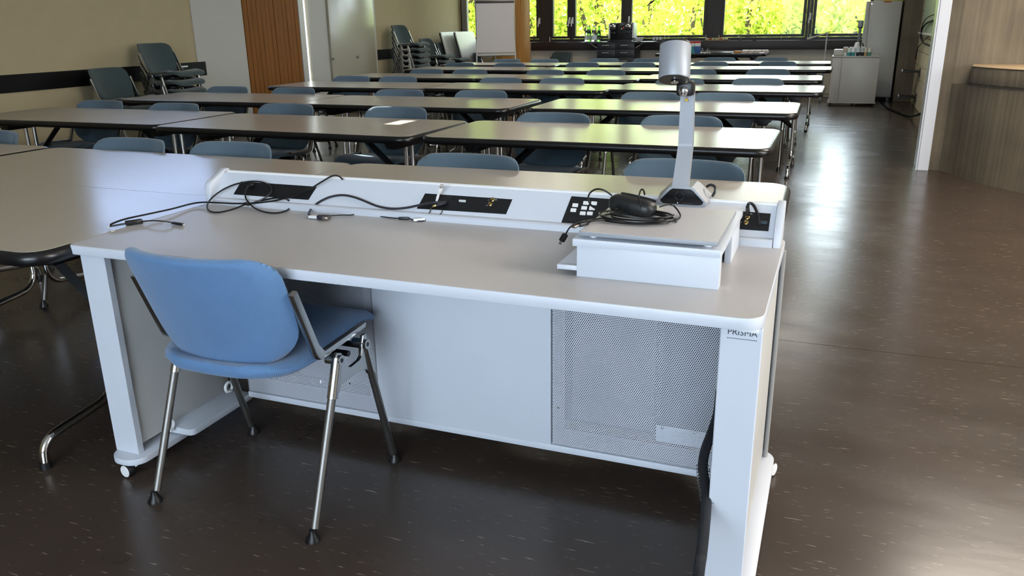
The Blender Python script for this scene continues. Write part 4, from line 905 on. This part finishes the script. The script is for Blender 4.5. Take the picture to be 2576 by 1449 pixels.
B().box(-.02, .035, .056, .06, .288, .302).obj('display', mat('display_grey', '6a6f74', .3), cm, ang=0)
tr = B().lathe([(0, .004), (.12, .004), (.135, .012), (.138, .012), (.125, 0), (0, 0)], c=(-4.30, 15.0, ZT-.002), n=28).obj('serving_tray', M_WHITEP); tag(tr, 'flat white round tray under the water bottles', 'tray')
def bottle(x, y, h, mt, lab, label_col='c9cdd0', r=.036):
    t = thing('bottle', lab, 'bottle', (x, y, ZT+.003), 0, 'water bottles beside the coffee machine')
    B().lathe([(0, .002), (r*.9, 0), (r, .006), (r, h*.50), (r*.8, h*.66), (r*.42, h*.86), (r*.40, h*.97), (0, h*.97)], n=18).obj('body', mt, t)
    B().lathe([(r*1.012, h*.12), (r*1.015, h*.125), (r*1.015, h*.40), (r*1.012, h*.405)], n=18).obj('paper_label', mat('label_'+label_col, label_col, .6), t)
    B().lathe([(r*.44, h*.93), (r*.46, h*.94), (r*.46, h), (0, h)], n=12).obj('cap', mat('cap_green', '3f7a3a', .4) if mt is M_GREEN else M_WHITEP, t)
bottle(-4.385, 14.99, .285, M_GLASS, 'clear bottle with a pale label, leftmost on the round tray')
bottle(-4.325, 14.95, .285, M_GREEN, 'bright green glass bottle standing second from the left', '9aa98c')
bottle(-4.265, 15.02, .28, M_GLASS, 'clear bottle in the middle of the group on the tray')
bottle(-4.215, 14.95, .28, M_GLASS, 'clear bottle just left of the dark green bottle')
bottle(-4.165, 15.03, .275, M_GREEN, 'dark green glass bottle closest to the coffee machine', '2c3a24')
def tumbler(x, y, z, h, r, lab, mt=M_GLASS, grp=None, name='drinking_glass'):
    o = B().lathe([(0, 0), (r*.85, 0), (r, h), (r*.94, h), (r*.8, .006), (0, .006)], c=(x, y, z), n=18).obj(name, mt); tag(o, lab, 'glass', grp)
tumbler(-4.13, 14.90, ZT, .075, .03, 'small glass in front of the dark green bottle')
o = B().lathe([(0, 0), (.04, 0), (.075, .04), (.088, .072), (.084, .072), (.07, .042), (.036, .008), (0, .008)], c=(-3.40, 14.93, ZT), n=24).obj('bowl', M_WHITEP); tag(o, 'white china bowl to the right of the coffee machine', 'bowl')
o = B().box(-3.28, -3.0, 15.42, 15.53, .956, .978, bev=.004).obj('cup_tray', M_BLACK); tag(o, 'black tray with small cups on the window sill', 'tray')
for k, x in enumerate((-3.24, -3.18, -3.12)):
    o = B().lathe([(0, 0), (.018, 0), (.026, .045), (.023, .045), (.016, .006), (0, .006)], c=(x, 15.47, .9785), n=14).obj('coffee_cup', M_WHITEP); tag(o, f'small white cup on the black tray, {ORD[k]} from the left', 'cup', 'cups on the black sill tray')
tumbler(-3.04, 15.47, .9785, .10, .028, 'tall clear glass at the right end of the black tray')
tumbler(-2.965, 15.47, .957, .10, .028, 'tall clear glass standing right of the black tray on the sill')
# snacks and basket on the sill
pl = B().lathe([(0, .004), (.20, .004), (.235, .016), (.24, .016), (.21, 0), (0, 0)], n=32, M=Matrix.Translation((-2.10, 15.455, .957)) @ Matrix.Diagonal((1, .36, 1, 1))).obj('snack_platter', mat('pale_platter', 'b9a98c', .4)); tag(pl, 'shallow oval platter of snacks on the window sill', 'platter')
ORD2 = ORD+['ninth', 'tenth', 'eleventh']; rs = random.Random(2); CN = ('cream', 'tan', 'orange-red', 'pale cream', 'olive')
for k in range(11):
    c_ = ('d8cfae', 'c9a26a', 'b9633c', 'dcd6bd', 'a8a860')[k % 5]; x = -2.28+.036*k
    t = B().ball((x, 15.45+rs.uniform(-.03, .03), .988), .0205, 1, 1, rs.uniform(.85, 1.15), 10, 7).obj('canape', mat('snack_'+c_, c_, .6)); tag(t, f'small round {CN[k % 5]} canape on the oval platter, {ORD2[k]} from the left', 'snack', 'canapes on the sill platter')
bk = thing('wire_basket', 'shallow metal basket with flared rim on the window sill', 'basket', (-1.575, 15.46, .957))
B().prism([(-.10, 0), (.10, 0), (.155, .075), (.148, .075), (.095, .006), (-.095, .006), (-.148, .075), (-.155, .075)], -.06, .06, 'y').obj('body', mat('dark_metal_basket', '3b352c', .4, .6), bk, ang=0)
B().tube([(-.157, -.062, .078), (.157, -.062, .078), (.157, .062, .078), (-.157, .062, .078), (-.157, -.062, .078)], .005, 6).obj('rim', M_CHROME, bk)
tumbler(-1.0, 15.46, .957, .085, .022, 'little clear glass alone on the sill, right of the basket')
# buffet table
a0 = make_table('narrow buffet table with food packs below the far window sill', (-2.06, 14.70, 0.0), 0, None)
a0.scale = (1, 1, .775/.73)
BZ = .776
def carton(x, y, lab, c_, top):
    t = thing('drink_carton', lab, 'carton', (x, y, BZ), .1, 'drink cartons on the buffet table')
    B().box(-.045, .045, -.035, .035, 0, .115, bev=.002).obj('lower_body', mat('carton_'+c_, c_, .5), t, ang=30)
    B().box(-.045, .045, -.035, .035, .115, .165, bev=.001).obj('upper_body', mat('carton_white', 'cfd6d2', .5), t, ang=30)
    B().prism([(-.035, .165), (.035, .165), (.004, .195), (-.004, .195)], -.045, .045, 'x').obj('gable', mat('carton_'+top, top, .5), t, ang=0)
carton(-2.37, 14.42, 'teal and white drink carton with red top on the buffet table', '1f7f86', 'b8302a')
carton(-2.27, 14.42, 'dark blue drink carton with red top beside the two glasses', '1c4a86', 'b8302a')
tumbler(-2.19, 14.40, BZ, .085, .032, 'left one of two plain tumblers on the buffet table'); tumbler(-2.10, 14.40, BZ, .085, .032, 'right one of two plain tumblers on the buffet table')
o = B().prism(rrect(-2.05, -1.70, 14.35, 14.6, .04, 4), BZ, BZ+.018, bev=.004).obj('black_tray', M_BLACK); tag(o, 'black oval tray lying in the middle of the buffet table', 'tray')
o = B().box(-1.93, -1.62, 14.65, 14.85, BZ, BZ+.012, bev=.002).obj('white_board', M_WHITEP); tag(o, 'thin white board behind the black tray', 'board')
o = B().prism(rrect(-1.73, -1.60, 14.42, 14.58, .05, 5), BZ+.0185, BZ+.055, bev=.012).obj('bread_loaf', mat('bread', 'a5703a', .7)); o.location.x = .05; o.location.z = -.0185; tag(o, 'small brown bread loaf left of the patterned packs', 'bread')
M_PK = mat('patterned_pack', 'c4b3aa', .5, var=.45, vscale=45)
for k in range(4):
    o = B().box(-1.54+.105*k, -1.44+.105*k, 14.40, 14.56, BZ, BZ+.05, bev=.008).obj('snack_pack', M_PK); tag(o, f'pink and white patterned pack in the row on the buffet table, {ORD[k]} from the left', 'pack', 'patterned packs on the buffet table')
o = B().box(-1.36, -1.17, 14.36, 14.39, BZ, BZ+.012, bev=.004).obj('foil_strip', M_CHROME); tag(o, 'crumpled foil strip at the right end of the buffet table', 'foil')
# white cart with cups
ct = thing('side_cart', 'grey-white cabinet cart on casters with cups on top, right rear', 'cart')
X0, X1, Y0, Y1 = -.115, .555, 13.9, 14.42
B().box(X0, X1, Y0+.018, Y1, .06, .73, bev=.003).obj('body', M_OFFWHITE, ct, ang=30); B().box(X0-.01, X1+.01, Y0-.005, Y1, .73, .748, bev=.004).obj('top', M_OFFWHITE, ct, ang=30)
B().box(X0, X0+.137, Y0, Y0+.017, .065, .722, bev=.002).obj('door', M_OFFWHITE, ct, ang=30); B().box(X0+.141, X1, Y0, Y0+.017, .065, .722, bev=.002).obj('door', M_OFFWHITE, ct, ang=30)
B().box(X0-.012, X1+.012, Y0-.008, Y1, .042, .06, bev=.003).obj('base', M_OFFWHITE, ct, ang=30)
for x in (X0+.03, X1-.04):
    for y in (Y0+.03, Y1-.05): B().cyl((x-.011, y, .021), (x+.011, y, .021), .021, n=14).obj('caster', M_RUBBER, ct)
CZ = .7485
o = B().box(-.11, .035, 13.92, 14.12, CZ, CZ+.10, bev=.018).obj('napkin_box', M_OFFWHITE); tag(o, 'grey-white rounded box on the left corner of the cart', 'box')
cups = [(.055, 13.98, 'd9d9de', 'b9a79a', 'white cup with beige base, first from the left on the cart'), (.115, 13.96, '3f8a8c', 'cfd9d6', 'broad teal cup with clear top on the cart'), (.17, 13.97, '3f8a8c', 'e2e6e6', 'teal cup with white top beside the broad teal cup'), (.24, 13.97, '1c2530', 'c9d0d2', 'dark blue cup with clear top in the middle of the cart'), (.30, 13.98, '11151a', 'b9bdbb', 'black cup standing left of the brown one'), (.345, 13.99, 'a88a62', 'cfcabd', 'brown cup with clear top near the right cart edge'), (.40, 14.0, '4f8a84', 'd2d0c2', 'green-blue cup at the right end of the cart')]
for x, y, c1_, c2_, lab in cups:
    t = thing('cup', lab, 'cup', (x, y, CZ), 0, 'cups on the grey-white cart')
    B().lathe([(0, 0), (.026, 0), (.030, .055), (0, .055)], n=16).obj('body', mat('cup_'+c1_, c1_, .5), t); B().lathe([(.030, .055), (.032, .12), (.029, .12), (.027, .056)], n=16).obj('rim_part', mat('cup_'+c2_, c2_, .3), t)
rs = random.Random(9)
for k in range(4):
    x = .06+.085*k; o = B().lathe([(0, 0), (.028, 0), (.036, .10), (.034, .13), (.030, .13), (.026, .01), (0, .01)], c=(x, 14.16+rs.uniform(-.02, .02), CZ), n=16).obj('white_mug', M_WHITEP); tag(o, f'white mug in the rear row on the cart, {ORD[k]} from the left', 'mug', 'white mugs at the back of the cart')
cj = thing('coffee_jug', 'white jug with black handle towering over the cups on the cart', 'jug', (.22, 14.26, CZ))
B().lathe([(0, 0), (.05, 0), (.055, .10), (.035, .17), (.03, .19), (0, .195)], n=18).obj('body', M_WHITEP, cj); B().tube(spline([(.03, 0, .17), (.08, 0, .17), (.09, 0, .10), (.05, 0, .05)], 5), .008, 7).obj('handle', M_BLACK, cj)
# tall cabinet
fg = thing('tall_cabinet', 'tall grey-white cabinet with red label at the right end of the windows', 'cabinet')
B().box(.30, .825, 14.95, 15.38, .06, 1.555, bev=.004).obj('body', M_OFFWHITE, fg, ang=30); B().box(.365, .823, 14.925, 14.948, .085, 1.553, bev=.004).obj('door', M_OFFWHITE, fg, ang=30)
B().box(.302, .36, 14.93, 14.948, .085, 1.553, bev=.004).obj('side_door', M_OFFWHITE, fg, ang=30)
for x in (.35, .78): B().box(x-.02, x+.02, 14.98, 15.35, 0, .06).obj('foot', M_BLACK, fg, ang=0)
B().lathe([(0, .006), (.016, .004), (.016, 0), (0, 0)], n=14, M=Matrix.Translation((.385, 14.9245, 1.515)) @ Matrix.Rotation(PI/2, 4, 'X')).obj('lock', M_CHROME, fg)
B().box(.555, .665, 14.9225, 14.9245, 1.532, 1.552).obj('label_plate', mat('red_label', 'a8392c', .5), fg, ang=0)
o = B().box(.56, .90, 15.0, 15.25, 1.556, 1.60, bev=.003).obj('yellow_box', mat('yellow_green_card', 'b8b83a', .6)); tag(o, 'flat yellow-green box lying on top of the tall cabinet', 'box')
pc = thing('pole_camera', 'slim grey pole with round cap standing left of the tall cabinet', 'pole', (.245, 14.72, 0))
B().tube([(0, 0, .015), (0, 0, 1.17)], .022, 12).obj('pole', mat('grey_pole', '75797c', .45, .4), pc); B().lathe([(0, 0), (.035, 0), (.042, .015), (.042, .09), (.038, .10), (0, .10)], c=(0, 0, 1.165), n=18).obj('cap', M_SILVER, pc)
B().lathe([(0, 0), (.12, 0), (.12, .012), (.03, .02), (0, .02)], n=20).obj('foot_plate', M_BLACK, pc); B().lathe([(.024, 0), (.034, 0), (.034, .02), (.024, .02)], c=(0, 0, 1.145), n=14).obj('collar', M_BLACK, pc)
# boom stand
bs_ = thing('boom_stand', 'grey pole stand with slanted boom arm in front of the far wall', 'stand', (-.245, 14.75, 0))
B().tube([(0, 0, .06), (0, 0, .62)], .016, 10).obj('lower_pole', mat('blue_grey_metal', '8a929b', .4, .5), bs_); B().tube([(0, 0, .6), (.0, 0, 1.075)], .011, 10).obj('upper_pole', M_OFFWHITE, bs_)
B().tube([(-.30, 0, .985), (-.22, 0, 1.01), (.02, 0, 1.085)], [.02, .013, .011], 8).obj('boom', M_OFFWHITE, bs_); B().tube(spline([(.0, 0, 1.08), (.05, 0, 1.10), (.14, 0, 1.098)], 5), .004, 6).tube([(.09, 0, 1.07), (.14, 0, 1.16)], .003, 6).obj('wire_end', M_BROWN, bs_, kind='stuff')
B().tube([(-.016, 0, .54), (-.045, 0, .54)], .006, 8).ball((-.05, 0, .54), .014).obj('clamp_knob', M_BLACK, bs_)
for k in range(3):
    a_ = 2*PI*k/3+.5; l_ = B().tube([(0, 0, .075), (.20*math.cos(a_), .20*math.sin(a_), .055)], .012, 8).obj('leg', M_OFFWHITE, bs_)
    B().cyl((.2*math.cos(a_)-.012, .2*math.sin(a_), .027), (.2*math.cos(a_)+.012, .2*math.sin(a_), .027), .027, n=14).obj('caster', mat('grey_caster', '6c7076', .5), l_)
# fixtures on the blockwork wall
wb = thing('wall_whiteboard', 'pale green whiteboard on the blockwork wall behind the white post', 'whiteboard', (XR, 0, 0))
B().box(-.022, -.006, 10.2, 14.2, 1.09, 2.2, bev=.003).obj('board', mat('pale_green_board', 'a9b3a0', .3), wb, ang=30); B().box(-.07, -.006, 10.2, 14.2, 1.065, 1.09, bev=.003).obj('pen_ledge', M_OFFWHITE, wb, ang=30)
for z, y, lab in ((.52, 13.9, 'black wall shelf on the blockwork wall, upper of two'), (.14, 14.0, 'black wall shelf on the blockwork wall, lower of two')):
    t = thing('wall_shelf', lab, 'shelf', (XR, y, z), 0, 'black shelves on the blockwork wall')
    B().box(-.24, -.004, -.2, .2, 0, .02, bev=.003).obj('shelf_board', M_BLACK, t, ang=30); B().box(-.25, -.24, -.2, .2, 0, .055, bev=.002).obj('front_lip', M_CHROME, t, ang=30)
    B().box(-.02, -.004, -.21, -.19, -.05, .07).obj('bracket', M_BLACK, t, ang=0)
def wcab(name, lab, pts, r):
    return tag(B().tube(spline(pts, 6), r, 7).obj(name, mat('matt_black_cable', '08080a', .8, spec=.12)), lab, 'cable')
def wx(px, py, x=XR-.03): return atx(px, py, x)
wcab('wall_cable', 'thick black cable looping out from behind the white post along the wall', [wx(*p, 1.06) for p in ((2356, 50), (2341, 54), (2329, 60), (2319, 75), (2316, 92), (2322, 107), (2334, 113), (2356, 121))], .012)
wcab('wall_cable', 'thin black cable arching above the thick cable loop on the wall', [wx(*p, 1.04) for p in ((2358, 36), (2343, 39), (2330, 47), (2321, 62), (2317, 80), (2322, 100))], .006)
wcab('wall_cable', 'thin black cable crossing below the loop and down the blockwork', [wx(*p, 1.075) for p in ((2356, 85), (2341, 89), (2328, 98), (2318, 110), (2308, 123), (2303, 150))], .006)
wcab('floor_cable', 'thick black cable sagging from the cart to the floor and up the wall', [Vector((.60, 14.2, .10)), Vector((.66, 13.9, .05)), Vector((.74, 13.4, .013)), Vector((.84, 12.9, .013)), Vector((.91, 12.55, .013)), Vector((.96, 12.3, .03)), Vector((1.0, 11.6, .13)), Vector((1.04, 11.0, .27)), Vector((1.05, 10.4, .42)), Vector((1.06, 10.0, .52))], .013)
# free-standing cream floor-level items: baseboard on the right
